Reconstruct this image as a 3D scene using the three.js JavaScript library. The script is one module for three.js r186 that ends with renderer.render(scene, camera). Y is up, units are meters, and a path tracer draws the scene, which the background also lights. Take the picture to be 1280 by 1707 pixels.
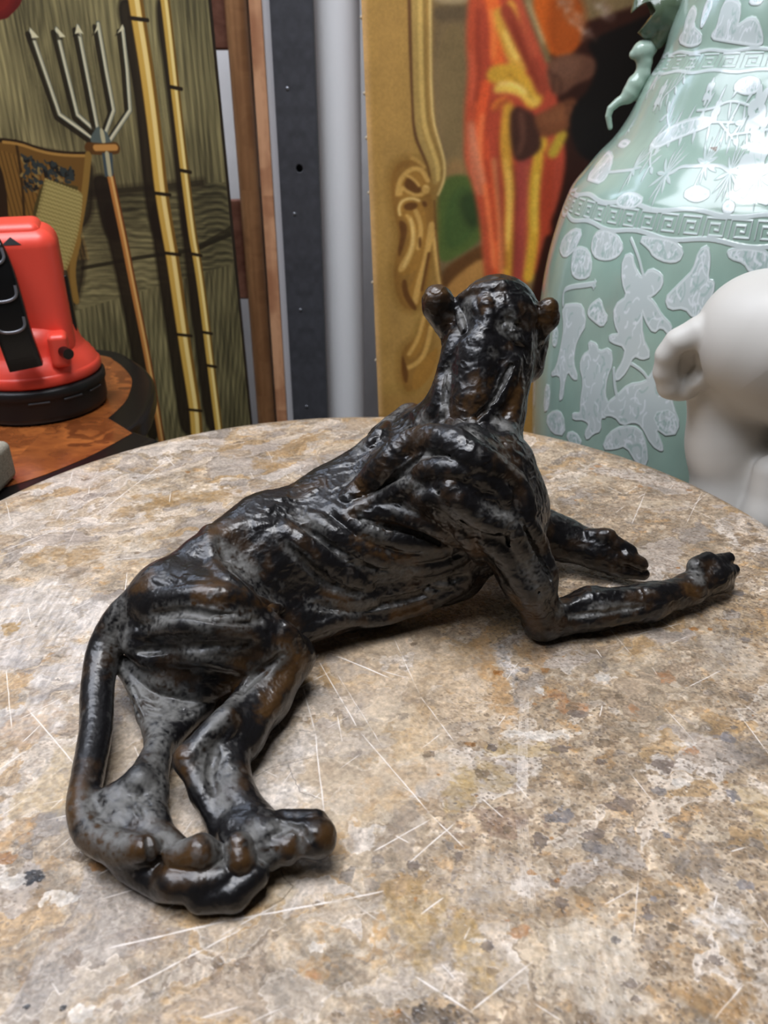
import * as THREE from 'three';
import { RoundedBoxGeometry } from 'three/addons/geometries/RoundedBoxGeometry.js';
import { mergeGeometries } from 'three/addons/utils/BufferGeometryUtils.js';
import { RectAreaLightUniformsLib } from 'three/addons/lights/RectAreaLightUniformsLib.js';

// ------------------------------------------------------------------ camera, light, exposure
const T = 0.75;                                        // height of the marble table top above the floor
const scene = new THREE.Scene();
scene.background = new THREE.Color(0x000000);
const camera = new THREE.PerspectiveCamera(66.0, 1280 / 1707, 0.02, 20);
camera.position.set(0, T + 0.27, 0);
camera.rotation.set(-28 * Math.PI / 180, 0, 0);
camera.focus = 0.44;
camera.userData.fStop = 13;
const renderer = new THREE.WebGLRenderer({ antialias: true });
renderer.toneMapping = THREE.LinearToneMapping;
renderer.toneMappingExposure = 1.0;
renderer.shadowMap.enabled = true;
RectAreaLightUniformsLib.init();
const CEIL = T + 1.75;
const LAMPS = [                                        // x, z, width, depth, strength, colour of the ceiling panels
  [0.0, -0.33, 0.6, 0.45, 21.5, 0xf6f7fb],
  [-0.45, 0.28, 0.6, 0.45, 11, 0xf0f4ff],
  [-1.0, -0.5, 1.3, 1.0, 7, 0xeef3ff],
];

// ------------------------------------------------------------------ helpers
const at = (X, Y, F) => new THREE.Vector3(X, T + Y, -F);
function rng(seed) { let s = seed >>> 0; return () => { s = (s + 0x6d2b79f5) >>> 0; let t = Math.imul(s ^ (s >>> 15), 1 | s); t = (t + Math.imul(t ^ (t >>> 7), 61 | t)) ^ t; return ((t ^ (t >>> 14)) >>> 0) / 4294967296; }; }
const clamp = (x, a = 0, b = 1) => Math.min(b, Math.max(a, x)), sstep = (a, b, x) => { const t = clamp((x - a) / (b - a)); return t * t * (3 - 2 * t); }, lerp = (a, b, t) => a + (b - a) * t;
function std(o) { return new THREE.MeshPhysicalMaterial({ side: THREE.FrontSide, ...o }); }
function mesh(name, geometry, material, parent) { const m = new THREE.Mesh(geometry, material); m.name = name; m.castShadow = m.receiveShadow = true; (parent ?? scene).add(m); return m; }
function tag(o, label, category, group) { o.userData = { ...o.userData, label, category }; if (group) o.userData.group = group; return o; }
function thing(name, label, category, p) { const g = new THREE.Group(); g.name = name; g.position.copy(p); scene.add(g); return tag(g, label, category); }
function struct(name, geometry, material) { const m = mesh(name, geometry, material); m.userData.kind = 'structure'; return m; }
const box = (w, h, d, x = 0, y = 0, z = 0) => new THREE.BoxGeometry(w, h, d).translate(x, y, z);
const rbox = (w, h, d, r, x = 0, y = 0, z = 0) => new RoundedBoxGeometry(w, h, d, 3, r).translate(x, y, z);
const lathe = (pts, n = 64) => new THREE.LatheGeometry(pts.map(([r, y]) => new THREE.Vector2(r, y)), n);
const merge = (l) => mergeGeometries(l.map((g) => { const q = g.index ? g.toNonIndexed() : g; return q; }));
function tube(pts, r, seg = 24, rad = 10) { return new THREE.TubeGeometry(new THREE.CatmullRomCurve3(pts), seg, r, rad, false); }
function dataTex(w, h, data, srgb) { const t = new THREE.DataTexture(data, w, h, THREE.RGBAFormat); t.magFilter = THREE.LinearFilter; t.minFilter = THREE.LinearMipmapLinearFilter; t.generateMipmaps = true; if (srgb) t.colorSpace = THREE.SRGBColorSpace; t.needsUpdate = true; return t; }
function canvasTex(c, srgb = true) { const t = new THREE.CanvasTexture(c); if (srgb) t.colorSpace = THREE.SRGBColorSpace; t.magFilter = THREE.LinearFilter; t.anisotropy = 8; return t; }
function newCanvas(w, h) { const c = document.createElement('canvas'); c.width = w; c.height = h; return c; }

// ---- signed distance field of the sculpture, millimetres ----
const hash3 = (x, y, z) => { let n = Math.imul(x, 374761393) ^ Math.imul(y, 668265263) ^ Math.imul(z, 1274126177); n = Math.imul(n ^ (n >>> 13), 1103515245); n = Math.imul(n ^ (n >>> 15), 2246822519); return ((n ^ (n >>> 16)) >>> 0) / 4294967296; };
function noise3(x, y, z) {
  const ix = Math.floor(x), iy = Math.floor(y), iz = Math.floor(z), a = x - ix, b = y - iy, c = z - iz;
  const u = a * a * (3 - 2 * a), v = b * b * (3 - 2 * b), w = c * c * (3 - 2 * c);
  const L = (p, q, t) => p + (q - p) * t, h = (i, j, k) => hash3(ix + i, iy + j, iz + k);
  return L(L(L(h(0, 0, 0), h(1, 0, 0), u), L(h(0, 1, 0), h(1, 1, 0), u), v), L(L(h(0, 0, 1), h(1, 0, 1), u), L(h(0, 1, 1), h(1, 1, 1), u), v), w) * 2 - 1;
}
const fbm3 = (x, y, z, n = 3) => { let s = 0, a = 0.5; for (let i = 0; i < n; i++) { s += a * noise3(x, y, z); x = x * 2.03 + 11.3; y = y * 2.03 + 5.7; z = z * 2.03 + 3.1; a *= 0.5; } return s; };
function prims(chains, kindSign) {
  const out = [];
  for (const [kind, k, v] of chains) for (let i = 0; i + 7 < v.length || (i === 0 && v.length === 4); i += 4) {
    const j = v.length === 4 ? i : i + 4, ab = [v[j] - v[i], v[j + 1] - v[i + 1], v[j + 2] - v[i + 2]];
    out.push({ x: v[i], y: v[i + 1], z: v[i + 2], r: v[i + 3], dx: ab[0], dy: ab[1], dz: ab[2], dr: v[j + 3] - v[i + 3], l: ab[0] ** 2 + ab[1] ** 2 + ab[2] ** 2 || 1e-9, k, s: kindSign(kind), kind, chain: kind === 'R' || kind === 'G' || kind === 'tail' ? v : null });
  }
  return out;
}
const capsule = (p, x, y, z) => {
  const qx = x - p.x, qy = y - p.y, qz = z - p.z, t = Math.min(1, Math.max(0, (qx * p.dx + qy * p.dy + qz * p.dz) / p.l));
  const ex = qx - t * p.dx, ey = qy - t * p.dy, ez = qz - t * p.dz;
  return Math.sqrt(ex * ex + ey * ey + ez * ez) - p.r - t * p.dr;
};
function field(list, x, y, z) {
  let d = 1e3;
  for (let i = 0; i < list.length; i++) {
    const p = list[i]; let e = capsule(p, x, y, z);
    if (p.chain) while (i + 1 < list.length && list[i + 1].chain === p.chain) e = Math.min(e, capsule(list[++i], x, y, z));   // one stroke joins the body as a whole
    if (p.s > 0) { const g = Math.max(0, p.k - Math.abs(d - e)) / p.k; d = Math.min(d, e) - g * g * p.k * 0.25; }
    else { const g = Math.max(0, p.k - Math.abs(d + e)) / p.k; d = Math.max(d, -e) + g * g * p.k * 0.25; }
  }
  return Math.max(d, -y);
}

// 2-D noise
const hash2 = (x, y) => { let n = Math.imul(x, 374761393) ^ Math.imul(y, 668265263); n = Math.imul(n ^ (n >>> 13), 1274126177); return ((n ^ (n >>> 16)) >>> 0) / 4294967296; };
function noise2(x, y) { const ix = Math.floor(x), iy = Math.floor(y), a = x - ix, b = y - iy, u = a * a * (3 - 2 * a), v = b * b * (3 - 2 * b); return lerp(lerp(hash2(ix, iy), hash2(ix + 1, iy), u), lerp(hash2(ix, iy + 1), hash2(ix + 1, iy + 1), u), v) * 2 - 1; }
function fbm2(x, y, n = 4) { let s = 0, a = 0.5; for (let i = 0; i < n; i++) { s += a * noise2(x, y); x = x * 2.03 + 17.1; y = y * 2.03 + 9.2; a *= 0.5; } return s; }

// naive surface nets over a field in millimetres, evaluated only in blocks near the surface
function surfaceNets(list, cell, lo, hi, detail) {
  const nx = Math.ceil((hi[0] - lo[0]) / cell / 8) * 8, ny = Math.ceil((hi[1] - lo[1]) / cell / 8) * 8, nz = Math.ceil((hi[2] - lo[2]) / cell / 8) * 8;
  const sx = nx + 1, sy = ny + 1, sz = nz + 1, val = new Float32Array(sx * sy * sz).fill(9), id = new Int32Array(sx * sy * sz).fill(-1), done = new Uint8Array(sx * sy * sz);
  const at3 = (i, j, k) => (k * sy + j) * sx + i, half = cell * 4, diag = half * 1.7321, blocks = [];
  for (let bk = 0; bk < nz; bk += 8) for (let bj = 0; bj < ny; bj += 8) for (let bi = 0; bi < nx; bi += 8) {
    const cx = lo[0] + bi * cell + half, cy = lo[1] + bj * cell + half, cz = lo[2] + bk * cell + half;
    const near = list.filter((p) => capsule(p, cx, cy, cz) < diag + p.k + (p.s > 0 ? 3 : 2));
    const up = near.filter((p) => p.s > 0);
    if (!up.length) continue;
    const d = field(list.filter((p) => p.s > 0 && capsule(p, cx, cy, cz) < diag + 24), cx, cy, cz);
    if (d > diag + 4 || d < -diag - 12) { if (d < 0) for (let k = 0; k <= 8; k++) for (let j = 0; j <= 8; j++) for (let i = 0; i <= 8; i++) { const q = at3(bi + i, bj + j, bk + k); if (!done[q]) val[q] = -9; } continue; }
    const use = list.filter((p) => capsule(p, cx, cy, cz) < diag + 16);
    for (let k = 0; k <= 8; k++) for (let j = 0; j <= 8; j++) for (let i = 0; i <= 8; i++) {
      const q = at3(bi + i, bj + j, bk + k); if (done[q]) continue; done[q] = 1;
      const x = lo[0] + (bi + i) * cell, y = lo[1] + (bj + j) * cell, z = lo[2] + (bk + k) * cell;
      let e = field(use, x, y, z);
      if (Math.abs(e) < 3.5 && detail) e = Math.max(e - detail(x, y, z), -y);
      val[q] = e;
    }
    blocks.push([bi, bj, bk, use]);
  }
  const pos = [], nor = [], idx = [];
  const grad = (use, x, y, z) => { const e = 0.22, F = (a, b, c) => { const v = field(use, a, b, c); return detail ? Math.max(v - detail(a, b, c, true), -b) : v; }, g0 = F(x, y, z); let g = [F(x + e, y, z) - g0, F(x, y + e, z) - g0, F(x, y, z + e) - g0]; const m = Math.hypot(...g) || 1; return g.map((v) => v / m); };
  for (const [bi, bj, bk, use] of blocks) for (let k = bk; k < bk + 8; k++) for (let j = bj; j < bj + 8; j++) for (let i = bi; i < bi + 8; i++) {
    let n = 0, x = 0, y = 0, z = 0; const c = [];
    for (let q = 0; q < 8; q++) c.push(val[at3(i + (q & 1), j + ((q >> 1) & 1), k + (q >> 2))]);
    const inside = c.reduce((s, v) => s + (v < 0), 0); if (inside === 0 || inside === 8) continue;
    for (let a = 0; a < 8; a++) for (const b of [a ^ 1, a ^ 2, a ^ 4]) if (b > a && (c[a] < 0) !== (c[b] < 0)) { const t = c[a] / (c[a] - c[b]); x += (a & 1) + t * ((b & 1) - (a & 1)); y += ((a >> 1) & 1) + t * (((b >> 1) & 1) - ((a >> 1) & 1)); z += (a >> 2) + t * ((b >> 2) - (a >> 2)); n++; }
    id[at3(i, j, k)] = pos.length / 3;
    const px = lo[0] + (i + x / n) * cell, py = lo[1] + (j + y / n) * cell, pz = lo[2] + (k + z / n) * cell;
    pos.push(px, Math.max(0, py), pz); nor.push(...grad(use, px, py, pz));
  }
  const quad = (a, b, c, d, flip) => { if (a < 0 || b < 0 || c < 0 || d < 0) return; if (flip) idx.push(a, c, b, a, d, c); else idx.push(a, b, c, a, c, d); };
  for (const [bi, bj, bk] of blocks) for (let k = bk; k < bk + 8; k++) for (let j = bj; j < bj + 8; j++) for (let i = bi; i < bi + 8; i++) {
    const s = val[at3(i, j, k)] < 0;
    if (j && k && s !== val[at3(i + 1, j, k)] < 0) quad(id[at3(i, j - 1, k - 1)], id[at3(i, j, k - 1)], id[at3(i, j, k)], id[at3(i, j - 1, k)], !s);
    if (i && k && s !== val[at3(i, j + 1, k)] < 0) quad(id[at3(i - 1, j, k - 1)], id[at3(i - 1, j, k)], id[at3(i, j, k)], id[at3(i, j, k - 1)], !s);
    if (i && j && s !== val[at3(i, j, k + 1)] < 0) quad(id[at3(i - 1, j - 1, k)], id[at3(i, j - 1, k)], id[at3(i, j, k)], id[at3(i - 1, j, k)], !s);
  }
  return { pos, nor, idx };
}
function netGeometry({ pos, nor, idx }, scale = 0.001) {
  const g = new THREE.BufferGeometry();
  g.setAttribute('position', new THREE.Float32BufferAttribute(Float32Array.from(pos, (v) => v * scale), 3));
  g.setAttribute('normal', new THREE.Float32BufferAttribute(nor, 3));
  g.setIndex(idx);
  return g;
}

// ------------------------------------------------------------------ room
function plaster(seed, rgb, amp) {
  const n = 256, d = new Uint8Array(n * n * 4);
  for (let y = 0; y < n; y++) for (let x = 0; x < n; x++) { const v = 1 + amp * fbm2(x / 18 + seed, y / 18, 4); for (let c = 0; c < 3; c++) d[(y * n + x) * 4 + c] = clamp(rgb[c] * v, 0, 255); d[(y * n + x) * 4 + 3] = 255; }
  const t = dataTex(n, n, d, true); t.wrapS = t.wrapT = THREE.MirroredRepeatWrapping; t.repeat.set(4, 4); return t;
}
const wallMat = std({ map: plaster(3, [226, 226, 226], 0.05), roughness: 0.85 });
const dimMat = std({ map: plaster(5, [92, 87, 80], 0.12), roughness: 0.9 });
const floorMat = std({ map: plaster(9, [84, 68, 54], 0.3), roughness: 0.6 });
const RX0 = -1.9, RX1 = 1.9, RZ0 = -1.5, RZ1 = 1.9, WT = 0.1, RW = RX1 - RX0, RD = RZ1 - RZ0;
struct('floor', box(RW + 0.2, WT, RD + 0.2, 0, -WT / 2, (RZ0 + RZ1) / 2), floorMat);
struct('ceiling', box(RW + 0.2, WT, RD + 0.2, 0, CEIL + WT / 2, (RZ0 + RZ1) / 2), dimMat);
const WN = { x0: -1.35, x1: -0.6, y0: T + 0.72, y1: T + 1.4 };  // high window above the painted board, outside the picture: its cool light lies on the left of the marble
struct('wall_back', merge([box(WN.x0 - RX0 + 0.1, CEIL, WT, (WN.x0 + RX0 - 0.1) / 2, CEIL / 2, 0), box(RX1 + 0.1 - WN.x1, CEIL, WT, (WN.x1 + RX1 + 0.1) / 2, CEIL / 2, 0), box(WN.x1 - WN.x0, WN.y0, WT, (WN.x0 + WN.x1) / 2, WN.y0 / 2, 0), box(WN.x1 - WN.x0, CEIL - WN.y1, WT, (WN.x0 + WN.x1) / 2, (CEIL + WN.y1) / 2, 0)]).translate(0, 0, RZ0 - WT / 2), wallMat);
{
  const w = WN.x1 - WN.x0, h = WN.y1 - WN.y0, cx = (WN.x0 + WN.x1) / 2, cy = (WN.y0 + WN.y1) / 2, g = new THREE.Group(); g.name = 'window_1'; g.userData.kind = 'structure'; g.position.set(cx, cy, RZ0 - 0.06); scene.add(g);
  mesh('window_frame', merge([box(w, 0.04, 0.05, 0, h / 2 - 0.02, 0), box(w, 0.04, 0.05, 0, -h / 2 + 0.02, 0), box(0.04, h, 0.05, w / 2 - 0.02, 0, 0), box(0.04, h, 0.05, -w / 2 + 0.02, 0, 0), box(0.03, h, 0.05)]), std({ color: 0xdadada, roughness: 0.5 }), g);
  mesh('window_pane', box(w, h, 0.006, 0, 0, -0.02), new THREE.MeshStandardMaterial({ color: 0xffffff, emissive: 0xcfe0ff, emissiveIntensity: 2.2, roughness: 0.6 }), g);
  const l = new THREE.RectAreaLight(0xcfe0ff, 3, w - 0.08, h - 0.08); l.name = 'window_light'; l.position.set(0, 0, 0.03); l.rotation.y = Math.PI; g.add(l);
}
struct('wall_front', box(RW + 0.2, CEIL, WT, 0, CEIL / 2, RZ1 + WT / 2), dimMat);
struct('wall_left', box(WT, CEIL, RD, RX0 - WT / 2, CEIL / 2, (RZ0 + RZ1) / 2), dimMat);
struct('wall_right', box(WT, CEIL, RD, RX1 + WT / 2, CEIL / 2, (RZ0 + RZ1) / 2), dimMat);
LAMPS.forEach(([x, z, w, d, power, color], i) => {
  const g = thing('ceiling_light' + (i ? '_00' + i : ''), ['wide white ceiling light panel straight above the round marble table', 'white ceiling light panel behind and left of the camera', 'very large dim ceiling light panel above the painted board'][i], 'light', new THREE.Vector3(x, CEIL, z));
  mesh('frame', merge([box(w + 0.04, 0.02, 0.02, 0, -0.01, d / 2 + 0.01), box(w + 0.04, 0.02, 0.02, 0, -0.01, -d / 2 - 0.01), box(0.02, 0.02, d, w / 2 + 0.01, -0.01, 0), box(0.02, 0.02, d, -w / 2 - 0.01, -0.01, 0)]), std({ color: 0xdddddd, roughness: 0.5 }), g);
  mesh('diffuser', box(w, 0.008, d, 0, -0.005, 0), new THREE.MeshStandardMaterial({ color: 0xffffff, emissive: color, emissiveIntensity: Math.min(1.2, power / 10), roughness: 0.8 }), g);
  const l = new THREE.RectAreaLight(color, power, w, d); l.name = 'panel_light'; l.position.set(0, -0.012, 0); l.rotation.x = -Math.PI / 2; g.add(l);
});

// ------------------------------------------------------------------ marble table
const TC = { x: -0.0166, f: 0.4022, r: 0.306 };
{
  const N = 2048, SPAN = 620, col = new Float32Array(N * N * 3), bump = new Float32Array(N * N).fill(0.6), rough = new Float32Array(N * N).fill(0.3);
  const X0 = TC.x * 1000 - SPAN / 2, F0 = TC.f * 1000 - SPAN / 2, toP = (x, f) => [(x - X0) / SPAN * N, (f - F0) / SPAN * N];
  const PAL = [[208, 196, 176], [192, 180, 160], [214, 206, 192], [180, 162, 136], [168, 160, 148], [198, 182, 154], [186, 176, 162], [180, 152, 110]];
  const voro = (x, y) => { const ix = Math.floor(x), iy = Math.floor(y); let a = 9, b = 9, h = 0; for (let j = -1; j <= 1; j++) for (let i = -1; i <= 1; i++) { const cx = ix + i, cy = iy + j, dx = cx + hash2(cx, cy) - x, dy = cy + hash2(cx + 57, cy + 113) - y, d = dx * dx + dy * dy; if (d < a) { b = a; a = d; h = hash2(cx + 7, cy + 31); } else if (d < b) b = d; } return [Math.sqrt(a), Math.sqrt(b), h]; };
  const grainAt = (x, f) => sstep(-0.3, 0.4, fbm2(x / 80 + 5.2, f / 80 + 1.7, 2) + 0.0026 * x + 0.0012 * (300 - f) + 0.02);          // more granular ground towards the right and the front
  const mix3 = (c, d, t) => { for (let k = 0; k < 3; k++) c[k] += (d[k] - c[k]) * t; };
  for (let j = 0; j < N; j++) for (let i = 0; i < N; i++) {
    const x = X0 + (i + 0.5) / N * SPAN, f = F0 + (j + 0.5) / N * SPAN, o = (j * N + i) * 3;
    const w1 = fbm2(x / 45, f / 45, 3), w2 = fbm2(x / 45 + 40, f / 45 + 9, 3), s1 = fbm2(x / 6 + 3, f / 6, 4), s2 = fbm2(x / 6, f / 6 + 71, 4), grainy = grainAt(x, f);
    const u = 0.9 * x + 0.43 * f + 30 * w1 + 7 * s1, v = -0.43 * x + 0.9 * f + 22 * w2 + 6 * s2;
    const fine = fbm2(x / 1.1, f / 1.1, 3), mid = fbm2(x / 3.6 + 77, f / 3.6, 4), mott = fbm2(x / 13 + 9, f / 11, 5);
    // ground: taupe grit, mottled and speckled
    const c = [lerp(184, 172, grainy), lerp(167, 152, grainy), lerp(140, 123, grainy)], [a2, b2, h2] = voro((x + 5 * s1) / 5.2 + 11, (f + 5 * s2) / 4 + 5);
    mix3(c, h2 < 0.25 ? [140, 120, 94] : h2 < 0.5 ? [206, 192, 168] : h2 < 0.62 ? [172, 136, 90] : h2 < 0.76 ? [138, 128, 116] : [190, 174, 148], sstep(0.04, 0.3, b2 - a2 + 0.5 * mid) * (0.15 + 0.6 * hash2(Math.floor(h2 * 9999), 5)));
    let tone = 1 + 0.32 * mott + 0.2 * mid + 0.2 * fine;
    // stones: long pale or grey pieces lying along one direction, with sharp broken outlines
    for (const [su, sv, ox, keep] of [[58, 30, 0, 0.42 + 0.3 * (1 - grainy)], [24, 11, 60, 0.3 + 0.12 * (1 - grainy)]]) {
      const [a, b, h] = voro(u / su + ox, v / sv + ox), e = b - a, h1 = hash2(Math.floor(h * 99991), 3); if (h1 > keep) continue;
      const P = PAL[Math.floor(h * 7.99)], band = fbm2((u * Math.cos(h * 9) + v * Math.sin(h * 9)) / 2.2, (u * Math.sin(h * 9) - v * Math.cos(h * 9)) / 24, 4), m = sstep(0.05, 0.13, e + 0.12 * mid);
      mix3(c, [P[0] * 0.95, P[1] * 0.94, P[2] * 0.93], m * 0.84); tone = lerp(tone, 1 + 0.26 * band + 0.16 * mott + 0.16 * fine, m * 0.85);
      const rim = m * (1 - sstep(0.12, 0.2, e + 0.1 * mid)); mix3(c, h < 0.4 ? [226, 216, 198] : h < 0.7 ? [120, 104, 84] : P, rim * 0.6);
    }
    for (let k = 0; k < 3; k++) c[k] *= tone;
    const rust = sstep(0.12, 0.5, fbm2(u / 30 + 31, v / 17 + 77, 5)) * (0.3 + 0.7 * sstep(-0.2, 0.25, mid)); mix3(c, [164 + 40 * fine, 128 + 30 * fine, 78], rust * 0.42);
    const [a3, , h3] = voro(x / 1.7, f / 1.4), speck = a3 < 0.4 && h3 > 0.76 ? 1 : 0, flecks = sstep(0.12, 0.36, fbm2(x / 2.4 + 50, f / 1.8 + 9, 4) + 0.14 * mott) * (0.25 + 0.75 * grainy), chalk = sstep(0.2, 0.42, fbm2(u / 3.4 + 150, v / 1.7 + 39, 4));
    mix3(c, [118, 98, 74], flecks * 0.5); mix3(c, [226, 217, 200], chalk * 0.28); mix3(c, [98, 86, 72], speck * 0.5 * (0.25 + 0.75 * grainy));
    const vein = Math.abs(fbm2(u / 34 + 60, v / 20, 5)), thin = (1 - sstep(0, 0.013, vein)) * sstep(-0.1, 0.25, w1 + mid); mix3(c, mott > 0 ? [230, 221, 205] : [112, 98, 80], thin * 0.55);
    for (let k = 0; k < 3; k++) col[o + k] = c[k];
    bump[j * N + i] = 0.6 + 0.14 * fine - 0.3 * speck * grainy - 0.2 * flecks + 0.05 * mott;
    rough[j * N + i] = 0.28 + 0.12 * grainy + 0.3 * Math.abs(fine) + 0.2 * flecks;
  }
  // single stones, stains and pits, each where the photograph shows it (millimetres on the table: x, distance, half width, half depth)
  const stamp = ([x, f, rx, rf], rgb, alpha, { jag = 0.45, grain = 0.2, dig = 0, ro = 0, seed = 1, streak = 0, scale = 1, firm = false } = {}) => {
    const R = 1.8 * Math.max(rx, rf), [i0, j0] = toP(x - R, f - R), [i1, j1] = toP(x + R, f + R);
    for (let j = Math.max(0, j0 | 0); j < Math.min(N, j1); j++) for (let i = Math.max(0, i0 | 0); i < Math.min(N, i1); i++) {
      const X = X0 + (i + 0.5) / N * SPAN, F = F0 + (j + 0.5) / N * SPAN, k = 1.6 / Math.max(1.2, Math.min(rx, rf)) * scale;
      const d = Math.hypot((X - x) / rx, (F - f) / rf) + jag * fbm2(X * k * 0.9 + seed * 13.7, F * k * 0.9 + seed * 5.1, 4) * 2, soft = fbm2(X / 2.4 + seed, F / 2, 4), m = firm ? (1 - sstep(0.88, 1.02, d)) * alpha : clamp((1 - sstep(0.72, 1.04, d + 0.25 * soft)) * alpha * (0.86 + 0.7 * soft));
      if (m <= 0) continue;
      const t = 1 + grain * 1.6 * fbm2(X / 1.6 + seed, F / (1.6 + 6 * streak), 3) + grain * fbm2(X / 7, F / 7 + seed, 2);
      for (let c = 0; c < 3; c++) { const o = (j * N + i) * 3 + c; col[o] = lerp(col[o], rgb[c] * t, m * (0.8 + 0.2 * noise2(X / 2, F / 2))); }
      bump[j * N + i] -= dig * m; rough[j * N + i] = lerp(rough[j * N + i], 0.3 + ro, m);
    }
  };
  const S = (list, rgb, alpha, opt) => { for (let i = 0; i < list.length; i += 4) stamp(list.slice(i, i + 4), rgb, alpha, { seed: i + rgb[0] % 17, ...opt }); };
  // broad pieces
  S([15.4, 313.7, 52.2, 56.8], [200, 178, 146], 0.72, { jag: 0.35 });
  S([-5.5, 268.2, 55.3, 36.5, -20.8, 243.7, 28.6, 20.8], [204, 188, 160], 0.65, { jag: 0.4 });
  S([-47, 268.2, 16.6, 27.8, -47.7, 240.4, 15.5, 13.4], [204, 196, 182], 0.85, { jag: 0.5, grain: 0.25 });
  S([-196.9, 370.6, 38, 51.1, -171.3, 296.1, 26.6, 22.3, -163.3, 332.9, 19.2, 20.8], [204, 198, 188], 0.75, { jag: 0.5, grain: 0.25, streak: 1 });
  S([-122.9, 272, 11.2, 37.2], [186, 172, 150], 0.8);
  S([-173.3, 289.8, 14.6, 12.7], [166, 136, 100], 0.7, { grain: 0.25 });
  S([-142.9, 250.4, 18.5, 21.6], [182, 158, 112], 0.6);
  S([-250.3, 572.9, 28.9, 25.7, -171.8, 451.2, 32, 17.6, -255.1, 511.1, 26.4, 19.4], [206, 196, 178], 0.8, { jag: 0.5 });
  S([190.9, 337.9, 19.4, 21.3], [186, 174, 154], 0.8);
  S([155.9, 451.2, 16, 11.1, 170.6, 561.8, 23.7, 11.1, 205.3, 520.6, 26.8, 8.8], [206, 190, 162], 0.7);
  S([72.5, 169.2, 16.8, 17], [212, 202, 182], 0.85, { jag: 0.5, streak: 0.6 });
  S([126.8, 184.5, 12.1, 8.2], [214, 208, 196], 0.9);
  S([43.8, 199.9, 16.2, 14.9], [190, 180, 164], 0.7, { streak: 1 });
  S([-41.5, 199.9, 9.2, 9], [208, 194, 166], 0.85);
  S([-85.2, 181.5, 15.3, 6.1], [150, 136, 122], 0.7);
  // warm stains and ochre pieces
  S([82.2, 345.7, 7.9, 13, 59.3, 309.2, 6.7, 21.7, 56, 332.9, 6.4, 31.9], [184, 142, 90], 0.6, { jag: 0.6 });
  S([-175, 515.8, 17.7, 19.7, -214.4, 447.3, 23.8, 12.5, -96.6, 593.8, 12.9, 14.6, -140.4, 530.5, 31.7, 14.3], [158, 126, 80], 0.7, { jag: 0.6 });
  S([13.2, 182.6, 17.5, 14.7, 34.5, 167.5, 7.5, 7, 26.1, 180.3, 7.4, 9.5], [160, 132, 82], 0.6, { jag: 0.6, grain: 0.3 });
  S([43.1, 257.3, 13.5, 9.4, 33.8, 243.7, 8.8, 8.1, 67, 272, 16.8, 4.6], [172, 146, 94], 0.65, { jag: 0.6 });
  S([113.8, 158.8, 12.2, 10.4, 119.5, 152.9, 8, 5.9], [160, 126, 82], 0.6, { jag: 0.7, grain: 0.3 });
  S([160.5, 240.4, 8.8, 13.4], [186, 164, 122], 0.7);
  S([-214.1, 367.1, 5.5, 7], [150, 112, 48], 0.8);
  S([-2.2, 179.2, 3, 9.4, -23, 167.5, 5, 3.9, 0, 152.9, 6, 3.1, -154.7, 227.9, 7.5, 9.3, -132.1, 210.5, 4.8, 3.3], [188, 142, 82], 0.55, { jag: 0.7 });
  S([16.2, 257.3, 16.2, 10.9, 0, 243.7, 18.2, 6.7], [192, 156, 110], 0.35, { jag: 0.7 });
  S([94, 300.3, 7.8, 4.4, 48, 181.5, 4.4, 3.8, 147.4, 323.1, 4.4, 4.3, 123.5, 299.5, 2.4, 3.9, 143.5, 271.2, 3.9, 2.3, 87, 310.5, 5.5, 5.5, -25, 166, 2.9, 1.7], [170, 108, 60], 0.55, { jag: 0.6 });
  // grey and dark pieces
  S([49.1, 230.9, 19.1, 6.9], [116, 94, 78], 0.75, { jag: 0.6, grain: 0.3 });
  S([125.9, 213.3, 8.6, 14, 169.6, 270.1, 10, 9.2], [134, 126, 116], 0.8, { grain: 0.3 });
  S([19.9, 152.9, 10, 4.3], [66, 58, 50], 0.85, { jag: 0.6 });
  S([-135.7, 204.6, 3.7, 3.8], [22, 20, 18], 1, { jag: 0.5, dig: 0.1, firm: true });
  S([-131.4, 194.7, 4.5, 5.1], [124, 98, 62], 0.7);
  S([-107.3, 154.8, 1, 1, -119.5, 155.2, 1, 1], [20, 18, 16], 1, { dig: 0.3, firm: true });
  S([10.1, 234, 7.6, 8.3, 4.9, 221.9, 6.4, 6.6], [150, 138, 122], 0.7, { jag: 0.6 });
  S([65.5, 338.9, 3.9, 11.5, 66.5, 327.9, 3.2, 10], [186, 184, 180], 0.8, { jag: 0.9, grain: 0.5 });
  S([8.1, 337.9, 7.1, 7.2, -75.3, 323.1, 0, 0, -33.8, 313.7, 4.9, 6.5], [214, 208, 198], 0.6, { jag: 0.9, grain: 0.4 });
  S([9.4, 294.4, 2.6, 2.5, 24.1, 305.6, 1.5, 1.8, -12.5, 269.3, 2.8, 3, 51.8, 284.5, 2, 3.7], [122, 112, 100], 0.7, { dig: 0.1 });
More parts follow.
